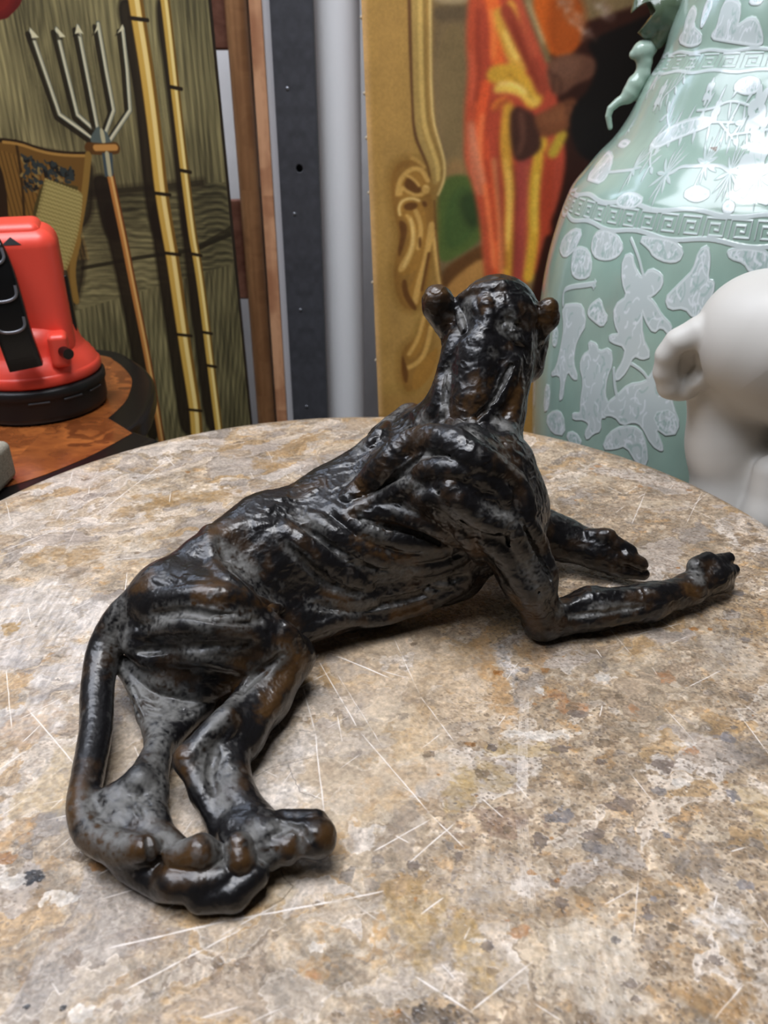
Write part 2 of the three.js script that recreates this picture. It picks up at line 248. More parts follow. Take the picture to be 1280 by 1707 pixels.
  // pebbles and pits of the granular ground
  S([82.6, 273.1, 5, 2.7, 126.9, 262.7, 4.4, 4.4, 94.5, 296.1, 5.9, 2.6, 63.9, 221.9, 2.9, 4.2, 66.8, 193.5, 2.5, 3, 98.1, 190.5, 2, 2, 108.7, 193.5, 1.4, 1.3, 101.7, 239.8, 6.2, 4.2, 86.2, 224.9, 5.4, 2.7, 66.1, 201.7, 2.1, 2.1, 98.7, 264.5, 2.5, 2.2, 84.8, 162.9, 2.9, 1.7, 85, 157.8, 1.6, 1.2, 116.8, 171.3, 2.1, 1.8, 37, 176.7, 2.2, 3, 50.5, 273.9, 2, 2.7, 30, 214.2, 1.9, 2.3, 11.9, 210.5, 2.4, 2.5, 154.7, 235.6, 1.5, 1.6], [104, 92, 82], 0.85, { jag: 0.4, dig: 0.35, ro: 0.1, firm: true });
  S([152.1, 245.3, 2.6, 4.4, 116.2, 224.3, 1.7, 1.8, 102.3, 194.7, 1.6, 1.5, 75, 234.7, 5.1, 3.8, 162.1, 279.7, 4.6, 3.6, 139, 201.2, 3.2, 2.4], [130, 128, 130], 0.85, { jag: 0.4, dig: 0.1, firm: true });
  S([115.4, 324.5, 5.3, 3.4, 79.7, 312.8, 2.1, 3.7, 131.6, 252.1, 3.2, 4.2, 84.1, 212.2, 1.2, 2, -24.2, 175.8, 2.6, 1.8, -144.6, 202.5, 4.7, 3.7, -123, 195.5, 5.9, 4.1, -100.6, 152.9, 4, 3.1, 140.9, 275.8, 5.6, 1.9, 75.7, 281.7, 17.1, 3.2, 33.6, 178.7, 2.6, 0.9], [222, 216, 202], 0.9, { jag: 0.5, firm: true });
  S([-89.5, 155.6, 1.8, 2.4, -89.7, 178, 2.6, 2.1, -117.9, 181.5, 2.6, 2.3, -83.5, 167, 3.3, 2.1, -75.2, 162.9, 1.2, 1.2, -68.2, 163.9, 1.9, 1.3, -124.8, 166, 3.3, 2.3, -110, 171.3, 3, 3.1, -67.7, 171.3, 3.4, 2.2, -49.4, 169.2, 2.5, 2.6, -58.4, 167, 2.1, 3.9], [116, 98, 78], 0.7, { jag: 0.5, dig: 0.12, firm: true });
  const R = rng(77);
  for (let n = 0; n < 1500; n++) {                       // small pits, thickest in the granular ground
    const x = X0 + R() * SPAN, f = F0 + R() * SPAN; if (Math.hypot(x - TC.x * 1000, f - TC.f * 1000) > 300) { R(); continue; }
    if (R() > 0.14 + 0.9 * grainAt(x, f)) continue;
    const r = 0.5 + 2.5 * R() ** 3, k = R();
    stamp([x, f, r * (0.8 + R()), r], k < 0.6 ? [112, 96, 76] : k < 0.75 ? [150, 100, 50] : k < 0.88 ? [206, 194, 172] : [112, 108, 106], 0.8, { jag: 0.35, dig: k < 0.6 ? 0.3 : 0, seed: n, firm: true });
  }
  // scratches: pale thin scores
  const score = (x0, f0, x1, f1, w, alpha, bend = 0) => { w += 0.35; alpha = Math.min(1, alpha * 1.3); const L = Math.hypot(x1 - x0, f1 - f0), nx = -(f1 - f0) / L, nf = (x1 - x0) / L; for (let s = 0; s < L; s += 0.15) { const t = s / L, off = bend * Math.sin(t * Math.PI) + 0.15 * noise2(s / 6, x0), X = lerp(x0, x1, t) + nx * off, F = lerp(f0, f1, t) + nf * off, [i, j] = toP(X, F), A = alpha * Math.min(1, 6 * t, 6 - 6 * t) * (0.65 + 0.6 * noise2(s / 3.5, f0)); if (A <= 0) continue;
    for (let dj = -1; dj <= 1; dj++) for (let di = -1; di <= 1; di++) { const I = Math.floor(i) + di, Jj = Math.floor(j) + dj; if (I < 0 || Jj < 0 || I >= N || Jj >= N) continue; const d = Math.hypot(I + 0.5 - i, Jj + 0.5 - j), m = A * clamp(w - d); if (m <= 0) continue; for (let c = 0; c < 3; c++) { const o = (Jj * N + I) * 3 + c; col[o] = lerp(col[o], [240, 233, 220][c], m * 0.85); } rough[Jj * N + I] = lerp(rough[Jj * N + I], 0.65, m); bump[Jj * N + I] -= 0.06 * m; } } };
  const long = (p, w, a) => { for (let i = 0; i + 3 < p.length; i += 2) score(p[i], p[i + 1], p[i + 2], p[i + 3], w, a); };
  long([-255.8, 451.2, -207.5, 506.4, -178.8, 606], 1.1, 0.8); long([-99.6, 175.3, -57.6, 186.2, -15.9, 194.7, 0, 198.6], 1.3, 0.9); long([-88.8, 160.4, -64.3, 175.3], 1.2, 0.9); long([-64.3, 175.3, -52.6, 182.6], 1, 0.7);
  long([-41.7, 316, -33, 283.7, -25.5, 235.6], 1.1, 0.9); long([-35.6, 337.9, -11.5, 283.7, 20.3, 234, 32.8, 217.6], 1.0, 0.8); long([-26.1, 341.5, 3.1, 323.1], 1.4, 0.9); long([5.1, 359.2, 18.3, 309.2, 33.8, 275.8], 0.9, 0.6);
  long([-4.8, 216.1, 20.2, 232.5], 1, 0.8); long([9.5, 210.5, 30.2, 230.9], 1, 0.8); long([0, 272, -25.3, 327.9], 0.8, 0.5); long([-201.7, 332.9, -178, 283.7], 1, 0.6); long([-177.5, 300.3, -138.6, 260.9], 1, 0.8); long([-178.5, 291.9, -161.2, 309.2], 0.9, 0.6);
  long([108.8, 151, 123.5, 162.9], 0.9, 0.6); long([10.4, 165.6, 29.9, 152.9], 1.2, 0.9); long([27.9, 152.9, 52.9, 171.3], 1, 0.7); long([13.4, 188.6, 22.8, 196], 1, 0.7); long([243.7, 540.6, 210.8, 484], 0.9, 0.7); long([126.7, 506.4, 133.9, 451.2], 0.9, 0.5); long([172.9, 484, 202.9, 545.8], 1, 0.8);
  for (let k = -3; k <= 3; k++) { const p = [72.6, 316, 58.3, 237.2, 54.3, 186.2]; score(p[0] + k * 0.7, p[1], p[2] + k * 0.7, p[3], 0.55, 0.5); score(p[2] + k * 0.7, p[3], p[4] + k * 0.8, p[5], 0.55, 0.4); }
  for (let n = 0; n < 620; n++) { const x = X0 + R() * SPAN, f = F0 + R() * SPAN, a = (R() < 0.6 ? 0.7 : 2.2) + (R() - 0.5) * 1.1, l = 6 + 44 * R() * R(), leftish = sstep(60, -120, x); if (R() > 0.5 + 0.5 * leftish) continue; score(x, f, x + l * Math.cos(a), f + l * Math.sin(a), 0.9, 0.3 + 0.6 * R()); }
  // cracks
  const crack = (p, rgb, a) => { for (let i = 0; i + 3 < p.length; i += 2) { const L = Math.hypot(p[i + 2] - p[i], p[i + 3] - p[i + 1]); for (let s = 0; s < L; s += 0.14) { const t = s / L, w = 0.7 * fbm2(s / 2.5 + i, p[0], 3), [I, Jj] = toP(lerp(p[i], p[i + 2], t) + w, lerp(p[i + 1], p[i + 3], t) + w).map(Math.floor), o = (Jj * N + I) * 3; for (let c = 0; c < 3; c++) col[o + c] = lerp(col[o + c], rgb[c], a); } } };
  crack([-40.6, 207.8, -39.3, 204.6, -35.1, 200.4, -38.6, 194.7, -45, 191], [120, 106, 84], 0.7); crack([-57.7, 255.6, -51.6, 260.9, -41.1, 264.5, -33.1, 267.5], [130, 124, 116], 0.6); crack([-43.7, 262.7, -36.7, 247, -28.6, 243.7], [130, 124, 116], 0.6); crack([-56.9, 279.7, -49, 285.7, -34.5, 283.7], [140, 132, 122], 0.6);
  const rgba = new Uint8Array(N * N * 4), bm = new Uint8Array(N * N * 4);
  for (let k = 0; k < N * N; k++) { for (let c = 0; c < 3; c++) rgba[k * 4 + c] = clamp(col[k * 3 + c] * [0.95, 0.935, 0.945][c], 0, 255); rgba[k * 4 + 3] = 255; bm[k * 4] = clamp(bump[k], 0, 1) * 255; bm[k * 4 + 1] = clamp(rough[k], 0.05, 1) * 255; bm[k * 4 + 3] = 255; }
  const map = dataTex(N, N, rgba, true), br = dataTex(N, N, bm, false);
  const marble = std({ map, bumpMap: br, bumpScale: 0.0006, roughnessMap: br, roughness: 1.0, specularIntensity: 1 });
  const r = TC.r, top = lathe([[0.0001, -0.028], [r - 0.016, -0.028], [r - 0.006, -0.026], [r - 0.001, -0.02], [r, -0.013], [r - 0.0015, -0.006], [r - 0.005, -0.0018], [r - 0.011, -0.0002], [r - 0.014, 0], [0.0001, 0]], 192);
  const p = top.attributes.position, uv = top.attributes.uv;
  for (let i = 0; i < p.count; i++) uv.setXY(i, (p.getX(i) * 1000 + SPAN / 2) / SPAN, (-p.getZ(i) * 1000 + SPAN / 2) / SPAN);
  const g = thing('round_table', 'round table with a scratched beige and brown marble top, in the foreground', 'table', new THREE.Vector3(TC.x, 0, -TC.f));
  mesh('marble_top', top.translate(0, T, 0), marble, g);
  const iron = std({ color: 0x2a211a, roughness: 0.5, metalness: 0.2 });
  mesh('pedestal', lathe([[0.001, T - 0.03], [0.2, T - 0.03], [0.2, T - 0.045], [0.07, T - 0.06], [0.035, T - 0.12], [0.03, 0.4], [0.05, 0.34], [0.05, 0.28], [0.032, 0.22], [0.04, 0.12], [0.16, 0.05], [0.19, 0.03], [0.19, 0], [0.001, 0]].reverse(), 48), iron, g);
}

// ------------------------------------------------------------------ bronze panther
{
  const BONES = [
  ['torso', 14, [-102,36,2,25,-66,41,-28,29,-18,45,-51,33,30,56,-62,36,50,68,-64,33]],
  ['belly', 12, [-55,20,-5,16,-5,20,-35,18,40,28,-45,19]],
  ['spine', 16, [-93.4,61.8,-5,8,-65.8,63.7,-40,9,-32.7,67,-65,10,-1.7,85.5,-80,13]],
  ['shoulder', 14, [13,87.1,-48,20,40.6,92.2,-30,24,58.1,77.2,-25,21]],
  ['far_shoulder', 12, [16.6,91.5,-115,11,5.5,78.5,-105,14,28.1,94.5,-90,18]],
  ['chest', 14, [61.2,92.1,-45,20,67,69.2,-40,19,71,47.5,-45,18]],
  ['neck', 14, [46,88.1,-70,26,52.4,113.2,-80,24,58.1,137.3,-92,22.5,63.4,153.9,-100,22]],
  ['skull', 10, [63.7,160.5,-103,21,69.4,157.6,-122,18]],
  ['muzzle', 9, [75.8,142.8,-135,13,85.2,126.3,-160,12]],
  ['cheek_left', 8, [43,146.8,-107,9,46.4,136.6,-100,9]],
  ['cheek_right', 8, [86.1,146.8,-107,9,82.7,130.3,-103,10]],
  ['ear_left', 4, [42.6,148.2,-107,9,35.4,156.7,-106,8.2,30.6,164.7,-105,8.6,29.8,168.3,-104,8]],
  ['ear_right', 3, [85.5,152.1,-100,8,90.5,159.1,-98,6.4,90.7,165,-97,5.8]],
  ['upper_arm', 10, [57.6,78.8,-22,17,77.4,40.8,-18,13.5,87.7,10.5,-18.4,9.5]],
  ['forearm', 7, [89.4,10.5,-18.4,10,116.8,12.5,-27.1,11.5,151.1,12.5,-34.2,10,177.4,12.5,-45.9,9]],
  ['paw', 5, [180.6,13,-48.3,9.5,195.5,15,-58.2,10,202.2,14,-61.1,8.5]],
  ['toe', 2, [184.1,23,-55.5,5.5,192.8,25,-61.1,4.6]],
  ['toe', 2, [195.6,22.5,-59.7,5,207.4,22,-66.7,4]],
  ['toe', 2, [202.4,16,-58,5,211,15.5,-64.1,3.8]],
  ['toe', 2, [200.3,8,-57.8,5,207.2,8,-59.8,4.5]],
  ['far_upper_arm', 10, [58,62,-85,17,84,30,-107,13,101.1,24.5,-97,13]],
  ['far_forearm', 8, [93.9,28,-90,14,113.8,20.3,-92,12,129.6,17.9,-85,11.5]],
  ['far_paw', 5, [135.1,17.1,-84,12,143.9,13.4,-80,10.5]],
  ['toe', 2, [128.1,27.9,-84,4.6,137.6,30.2,-80,4.6]],
  ['toe', 2, [141.7,26.3,-78,4.5,151.1,21.1,-76,4.4]],
  ['toe', 2, [147.6,20,-72,4.5,157.5,15.5,-71,4]],
  ['toe', 2, [147.9,9.7,-72,4.5,159.7,8.1,-71,3.6]],
  ['thigh', 10, [-106.3,47.8,15,20,-82,42.3,25,23,-56.2,30.3,27,14,-47.5,21.3,25,10.5]],
  ['ham', 7, [-118.2,33.7,28,11,-100.3,19.9,34,12,-85.2,19,36,11.5,-64.7,24.7,33,12]],
  ['shank', 7, [-45.4,20.7,28,10,-57.6,13.1,48,11.5,-67.4,13.1,72,12,-73.3,11.5,85,11.5]],
  ['heel', 3, [-70.3,24,76,7,-83.6,18.6,91,5.8]],
  ['metatarsus', 5, [-82.4,17.9,93,6.5,-74,12,104,6.2,-65.1,7.7,118,6.5]],
  ['shin_front', 5, [-66.2,13.1,90,8,-61.1,10.1,107,8,-47.7,11.2,123,8.5]],
  ['hind_paw', 3, [-57.3,9.5,123,9,-47,12.2,127,9,-37.5,12.7,128,7.5]],
  ['toe', 1.2, [-46.4,11.5,132.5,6,-37.5,12.8,132.5,6.3]],
  ['toe', 1.2, [-35,14,129,7,-26.3,14.6,129,8]],
  ['toe', 1.2, [-40.5,14.6,121,4.5,-27.2,16.3,123,5]],
  ['toe', 1.2, [-49.7,11,134,5,-43.8,9.8,135,4.5]],
  ['low_thigh', 5, [-127.9,18,29.3,5,-111.4,9,53.8,5.5,-102.6,10,74.4,5.5]],
  ['low_thigh', 5, [-124.7,14,29.1,6,-101.3,8,48.6,6,-100.4,10,74.4,5.5]],
  ['low_thigh', 5, [-110.9,12,31.3,8,-89.1,7,45.3,6,-99,10,74.4,5]],
  ['low_shank', 4, [-99.9,13.9,82,6,-101.7,15.1,102,6.5,-111.8,11.2,108,6,-105.7,9.3,117,8]],
  ['low_foot', 4, [-99.1,11.8,87,5.5,-97.4,9.8,102,6,-94.3,10.5,118,7,-85.5,9.4,130,7,-73.5,7.6,137.5,8,-60.7,7.5,138.5,8]],
  ['low_foot', 4, [-106.8,10.3,104,6,-103.7,8.1,116,6.5,-94.7,9.6,126,6]],
  ['toe', 1.1, [-77,15,138.5,6,-68.8,17.6,138.5,7,-64.6,15.1,137,5]],
  ['toe', 1.1, [-55.1,17.9,135.5,5.4,-53.7,14.9,140,5.6]],
  ['toe', 1.1, [-78.5,9.3,145,7,-69.4,9.3,145.5,7.4,-60.6,10,144,6.4]],
  ['toe', 1.1, [-67.9,6.6,149,6,-56.4,6.5,147,7,-48.7,10,142.5,5.4]],
  ['heel_pad', 3, [-98,6.5,134.5,7,-83.4,5.9,143,6.4]],
  ['tail', 5, [-118.5,50,18.2,8,-121.1,48.4,18.6,8,-124.8,46,19.3,8,-128.4,43,20.5,8,-131.7,39,22.2,8,-134.9,34.3,24.4,8,-137.1,30,28,8,-137.8,26.6,33.2,8,-137.4,23.7,39.5,7.9,-136.5,21,46.4,7.8,-135,18.5,53.9,7.7,-132.9,16.3,61.8,7.5,-131,14.5,69.6,7.4,-129.7,13.2,77.3,7.3,-128.6,12.2,84.8,7.1,-127.5,11.5,91.9,7,-126.4,11,98.6,6.9,-125.4,10.7,104.8,6.7,-124,10.5,110.5,6.6,-122,10.3,115.5,6.5,-119.7,10.2,119.9,6.4,-116.6,10.5,123.9,6.4,-112.5,11.2,127.4,6.4,-107.8,12.2,130.5,6.5,-103.1,13.5,133,6.4,-98.3,15.4,135.1,6,-93.5,17.5,136.7,5.6,-90.2,19,137.7,5.2]],
];
  const STROKES = [
  ['R', 1.4, [-105.3,57.3,28.7,5.5,-101.4,58.3,29.5,5.9,-96.1,59.7,30.7,6.4,-90.4,60.9,31.7,6.8,-85.5,61.6,32.3,7,-81.4,61.7,32.6,7,-77.7,61.3,32.5,7,-74.4,60.5,31.9,7,-71.3,58.8,30.6,7,-67.3,55.9,28.9,7,-63.5,52,27,7,-59.7,47.8,25.4,7,-55.5,44.2,25.4,7,-51.7,41.6,26.5,7,-48.9,39.8,28.2,6.8,-46.8,37.1,29.4,6.4,-45.1,33.5,30,5.9,-43.7,30.6,30.5,5.5]],
  ['R', 1.4, [-113.6,40.8,32.5,4.7,-109.4,42.3,32.9,5.1,-102.3,46.9,37.1,5.6,-95.6,50.6,40.6,6,-90.3,52.4,42.5,6,-86,53.3,43.5,6,-82.2,53.4,43.9,6,-78.5,52.9,43.8,6,-75.1,51.7,43,6,-71.5,50,41.9,6,-67.9,48,40.4,6,-64.4,45.6,38.8,6,-61.2,43.3,37.7,5.6,-56.7,39.3,37.8,5.1,-54.3,36.3,38.4,4.7]],
  ['R', 1.4, [-121.3,35.3,34.3,4.7,-118.7,32.3,35.5,5.2,-114.1,29.5,37.1,5.7,-109.7,29.5,38.2,6,-104.2,30.7,38.5,6,-97.6,32.9,39.5,6,-92.6,36.4,42.8,6,-88.1,38.6,45.3,6,-84.4,38.6,45.8,6,-81,37.7,45.4,6,-77.8,36.2,44.6,6,-72.9,33,42.9,5.7,-68.2,30.1,42.1,5.2,-64.8,28.5,42.2,4.7]],
  ['R', 1.4, [-123.7,19.1,30,5.5,-119.9,18.3,32.4,6.3,-114.4,18,35.4,7,-108.9,18.7,39,7,-104.4,19.4,41.7,7,-100.5,17.9,42.7,7,-96.3,15.9,42.9,7,-91.1,15.6,43.6,7,-86.1,16.3,44.2,6.3,-83.1,16.1,44,5.5]],
  ['G', 1.2, [-109.3,53.7,36.3,2.3,-105.4,55.2,37.6,2.6,-100.1,57.2,39.5,2.9,-94.5,59.1,41.2,3,-89.7,60.1,42.5,3,-84.7,60.2,43.9,3,-80.3,59.4,44.7,3,-75.6,58.2,44.7,3,-71.1,56.7,43.3,3,-66.1,54.7,41,2.9,-61.4,52.5,38.2,2.6,-58,50.9,36,2.3]],
  ['G', 1.2, [-95,43.9,48.6,2.3,-91,45.1,50,2.8,-85.8,45.9,51.1,3,-80.3,45.9,51.1,3,-75.4,45.1,50.1,3,-71.6,44.4,48.9,3,-66.1,43.6,46.5,2.8,-63.1,43.5,45.1,2.3]],
  ['G', 1.2, [-116.7,35.6,40.3,1.7,-112.7,35.8,40,2.2,-106.9,36.4,40.1,2.2,-99.7,40.2,44.4,2.2,-95,43,48.1,1.7]],
  ['G', 1.2, [-47.5,34.6,41.5,1.9,-50.3,33.2,43,2.1,-54.3,30.8,44.7,2.4,-58.4,28.6,47.2,2.4,-61.9,26.9,50,2.4,-65.1,25.2,53.7,2.4,-67.6,24.3,58.3,2.4,-69,26.5,66.1,2.4,-69.5,31.4,77.5,2.4,-71.7,30,81.7,2.1,-73.3,28.9,84.5,1.9]],
  ['R', 1.4, [-43.4,26.2,34.2,4.7,-45.1,23.6,37.3,5.3,-47.5,20.2,41.9,5.9,-49.7,18.4,48.4,6,-51.4,17.6,52.5,6,-53.3,16.8,56.6,6,-55.5,16,60.8,6,-57.1,16,65.9,6,-58.5,16.2,72.8,5.9,-59.7,14.9,77.3,5.3,-60.5,12.9,79.5,4.7]],
  ['R', 1.4, [-66.8,19.7,52,3.9,-68,18.5,55.2,4.6,-68.8,21.8,64.8,5,-69.3,27.5,76,5,-71.9,26.5,79,5,-74.6,25.1,82,5,-77.4,23.7,85.3,5,-80.2,22.4,90,4.6,-81.9,21.9,93.8,3.9]],
  ['R', 1.4, [-89.8,67.1,-15.2,6.2,-88.3,66.5,-7.6,7,-87.4,63.1,-1.4,7.8,-85.5,59.4,4.3,8,-79.9,60.3,15.6,8,-74.5,60.6,22.9,8,-71.7,58.9,24.1,8,-68.6,56.2,24.4,8,-65.1,52.5,23.8,8,-61.5,46,17.2,7.8,-58,34.5,2.8,7,-53.4,32.8,0.8,6.2]],
  ['G', 6, [-66.9,78.2,1.4,15.8,-64.4,76.8,3.5,17.2,-60.4,73.9,6.4,18,-55.8,69.6,8.9,18,-51.2,64.6,10.7,18,-46.9,59,11.8,18,-42.9,53,11.9,18,-39.4,48.1,10.8,17.2,-37.3,44.9,9.7,15.8]],
  ['G', 1.2, [-82.4,70.8,-3,2.3,-80.8,68.1,-0.2,2.7,-78.6,64.2,3.1,3,-74.4,64.5,11.8,3,-70.3,65.4,18.3,3,-66.8,62.9,18.7,3,-63.4,59,17.1,3,-60.2,49.1,7.8,3,-55.4,43.3,5.1,2.7,-51.7,40.2,4.6,2.3]],
  ['R', 1.4, [-51.7,66.4,-20.4,6.1,-48.4,64.7,-18.6,6.9,-43.6,61.8,-16.9,7.7,-38.7,58.3,-16,7.8,-34.8,55.5,-15.7,7.8,-30.7,52.3,-15.5,7.8,-26.6,49,-15.6,7.8,-23,45.8,-15.9,7.8,-18.3,42.1,-16.7,7.7,-13.9,38.8,-17.7,6.9,-10.9,36.6,-18.5,6.1]],
  ['R', 1.4, [-37.9,69.2,-29.3,5.3,-34.7,68.1,-26.8,5.9,-30.1,66.2,-24,6.5,-25.3,63.8,-21.9,6.8,-21.9,62,-21,6.8,-18.4,59.9,-20.2,6.8,-14.5,57.7,-19.9,6.8,-10.1,55.4,-20,6.8,-5.9,53.3,-20.4,6.8,-0.9,50.9,-21.3,6.8,4.3,48.2,-22.8,6.5,8.9,45.8,-24.4,5.9,12.2,44.2,-25.4,5.3]],
  ['G', 1.2, [-52.1,66.4,-9.9,2.3,-49.1,63.5,-8.9,2.7,-44.9,59.2,-8.1,3,-40.4,54.6,-7.9,3,-37.2,51,-8.2,3,-33.8,47,-8.9,3,-30.4,43.3,-9.6,3,-27,40.2,-10,3,-21.8,37.2,-10.6,3,-16.4,34.8,-11.1,2.7,-12.6,33.2,-11.4,2.3]],
  ['G', 1.2, [-42.2,69.5,-20.1,2,-39.2,67.6,-19,2.3,-34.8,64.9,-17.7,2.5,-29.8,62,-16.3,2.6,-25.1,59.2,-15.4,2.6,-20.9,56.5,-14.8,2.6,-16.8,53.6,-14.7,2.6,-12.5,50.7,-15,2.6,-8,47.8,-15.9,2.6,-2.6,45,-17.3,2.6,3.6,42.1,-19.1,2.5,9.2,39.9,-20.4,2.3,13.2,38.6,-20.8,2]],
  ['R', 1.4, [-25.4,72.6,-33.2,5.3,-22,71,-30.2,5.9,-17.2,68.3,-27,6.4,-12.3,65.8,-25.1,6.8,-8.1,64.1,-24.5,6.8,-3.8,63,-24.6,6.8,1.1,61.6,-25,6.8,5.5,60.4,-25.3,6.8,10.5,59.2,-25.4,6.8,15.5,58.2,-25.3,6.8,20.1,57.5,-25.2,6.8,26.2,56.9,-25.3,6.4,31.9,56.7,-25.7,5.9,36,56.6,-26.1,5.3]],
  ['R', 1.4, [-9.5,71.3,-29.8,4.9,-6,72.3,-29.9,5.5,-1,73.6,-29.7,6.1,4.1,74.4,-28.7,6.3,9,74.4,-27.1,6.3,13.8,74,-24.7,6.3,18.1,73.7,-22.1,6.3,23.8,73,-18.8,6.3,29.1,70.9,-17.2,6.3,33.4,67.6,-18,6.1,37.9,63.3,-20.5,5.5,41.2,60.1,-22.8,4.9]],
  ['G', 1.2, [-12.6,71.1,-24.6,1.7,-9.5,69.9,-24.5,2,-4.9,68.3,-24.3,2.2,0,66.8,-24.2,2.2,5.2,65.8,-24.3,2.2,10.7,65.2,-24,2.2,15.9,64.4,-23.4,2.2,20.8,62.8,-22.7,2.2,25.4,60.6,-21.9,2,28.6,58.9,-21.4,1.7]],
  ['R', 1.4, [2.2,50.3,-22.5,4.5,6.6,50.2,-23.8,5.5,12.9,50.6,-24.9,5.8,19.1,51.3,-25.4,5.8,25,52.4,-25.5,5.8,30.8,53.3,-25.8,5.5,34.9,54,-26.2,4.5]],
  ['R', 1.4, [-8.8,42.8,-19.7,5.3,-5.1,42.7,-20.8,6,0.4,42.4,-22.5,6.7,6.5,42,-24.6,6.8,12.2,42.1,-25.9,6.8,18.4,42.3,-26.7,6.8,23.8,42.7,-27,6.8,28.8,43.4,-27.4,6.8,34.1,44.9,-27.9,6.7,39.2,46.8,-28.7,6,42.8,47.8,-29.7,5.3]],
  ['G', 1.2, [-38.4,34.9,-0.5,2.7,-35,33.3,-1.8,2.9,-30.1,31.1,-3.5,3.1,-24.5,28.8,-5.5,3.3,-19.2,26.9,-7.6,3.4,-14.2,25.8,-9.6,3.4,-9.1,25.4,-11.2,3.4,-4.1,25.3,-12.8,3.4,0.7,25.3,-14.4,3.4,6.9,25.2,-16.4,3.4,12.9,25.2,-18.6,3.4,18.5,25.8,-20.4,3.4,23.6,27.7,-21.8,3.4,28.3,30.2,-22.7,3.3,32.7,32.4,-23.1,3.1,39.6,34.6,-24,2.9,44.8,35.7,-24.8,2.7]],
  ['R', 1.4, [-42.7,19.5,2.9,4.3,-39.5,20,1.3,4.6,-35,20.9,-1.2,5,-29.9,21.5,-4,5.3,-25.1,21.4,-6.6,5.5,-20.5,20.2,-9.1,5.5,-15.8,18,-11.7,5.5,-10.9,15.9,-14,5.5,-6.2,14.6,-15.9,5.5,-1.4,14.2,-17.7,5.5,3.2,14.3,-19.5,5.5,7.9,14.6,-21.5,5.5,12.6,14.9,-23.7,5.5,18.7,16,-25.9,5.5,24.6,18.3,-26.7,5.5,30.1,20.8,-27.3,5.3,35.5,23.5,-28,5,40.6,26.2,-28.6,4.6,44.2,28,-29.3,4.3]],
  ['R', 1.4, [-30.1,32.7,-12.8,6.9,-26.9,30.6,-14.2,8.7,-21.7,28.6,-15.5,8.8,-17.1,28,-17.2,8.8,-12,27.7,-18.7,8.7,-8.1,27.7,-18.8,6.9]],
  ['R', 1.4, [-18.5,75.5,-38,6.9,-15.3,77.6,-40.3,7.3,-10.5,81.2,-42.6,7.8,-5.7,86.9,-41.3,8.3,-1.7,92.9,-38.2,8.7,1.6,97.1,-37.2,8.8,4.9,100.6,-37.8,8.8,8.1,103.5,-38.9,8.8,11.4,105.8,-39.9,8.8,15.9,108.3,-39.4,8.8,20.2,110.9,-36.3,8.8,24.2,113.3,-32.2,8.8,29.4,115.5,-26.7,8.8,34,116.1,-21.9,8.8,37.6,115,-17.7,8.8,41.6,113,-14.2,8.8,45.3,111.2,-13,8.7,49.5,108.8,-12.8,8.3,53.3,106.2,-13.7,7.8,58.4,102.1,-15.5,7.3,61.9,99,-17.1,6.9]],
  ['G', 1.2, [-12.7,74.8,-28.6,2,-9.6,76.6,-31.1,2.2,-4.9,80.3,-33.1,2.5,0.2,86.1,-31.9,2.6,3.9,90.9,-30.2,2.6,7.9,96.2,-28,2.6,11.8,101.1,-26.1,2.6,15.4,104.9,-24.3,2.6,19.9,108.5,-22,2.6,24.1,111,-19.6,2.6,28.3,112.5,-16.8,2.6,32.8,112.5,-13.2,2.5,37.4,111.2,-9.9,2.2,40.8,110,-8.1,2]],
  ['R', 1.4, [19.5,100.9,-20.8,5.3,22.2,102.8,-18,6.5,26.3,104.9,-15,6.8,30.4,106.2,-12.8,6.8,34.6,106.6,-11.2,6.8,39,106.4,-10.3,6.5,42.3,105.8,-10.4,5.3]],
  ['R', 1.4, [15.4,95,-20.7,3.7,12.2,92,-23.4,4.4,7.8,87.5,-27.7,4.8,2.8,83,-31.1,4.8,-2.3,79.2,-32.8,4.8,-7.7,76.3,-32.9,4.8,-13.6,74.2,-31.3,4.8,-18.7,72.6,-29.6,4.4,-22.2,71.3,-28.6,3.7]],
  ['R', 1.4, [17.5,87,-18.2,3.7,21,90.7,-13,4.6,25.7,93.5,-8.6,4.8,29.9,92.9,-6.2,4.8,33.7,90.6,-4.9,4.8,36.9,86.9,-4.9,4.6,39.1,83.5,-5.9,3.7]],
  ['R', 1.4, [31.1,99.3,-9,5.7,33.1,97.5,-6.9,6.7,36.2,94.4,-5.3,7.3,39.9,91,-4.8,7.3,43.8,87.9,-4.7,7.3,47.9,85,-4.6,7.3,51.7,82.8,-4.3,7.3,57.2,81.1,-4.6,6.7,61.2,80.1,-5.7,5.7]],
  ['G', 1.2, [27.7,96.7,-5.3,1.9,30.1,94.3,-4.4,2.2,33.5,90.8,-3.7,2.4,37,87,-3.5,2.4,40.4,83.8,-3.6,2.4,43.9,80.8,-3.5,2.4,47.8,78.8,-3,2.4,53,77.9,-2.3,2.4,58.7,77.3,-1.7,2.2,62.9,76.6,-1.7,1.9]],
  ['R', 1.4, [43.1,105.1,-9.3,4.5,46.5,103.9,-8.8,5.7,51,101.5,-9.2,5.8,55,98.6,-9.7,5.8,58.2,93.8,-8.6,5.7,59.7,89.7,-7.7,4.5]],
  ['R', 1.4, [64.2,99.4,-19.5,4.5,66.2,96.7,-18.1,5.7,68.6,92.7,-16.2,5.8,70.5,89,-14.4,5.8,71.6,83.9,-12,5.7,71.8,79.6,-11,4.5]],
  ['R', 1.4, [37.7,77.6,-8.7,4.1,40.4,72.7,-9.1,5.3,44.5,66.3,-11.5,5.3,49,55.5,-19.6,5.3,53.4,45.6,-29.5,4.1]],
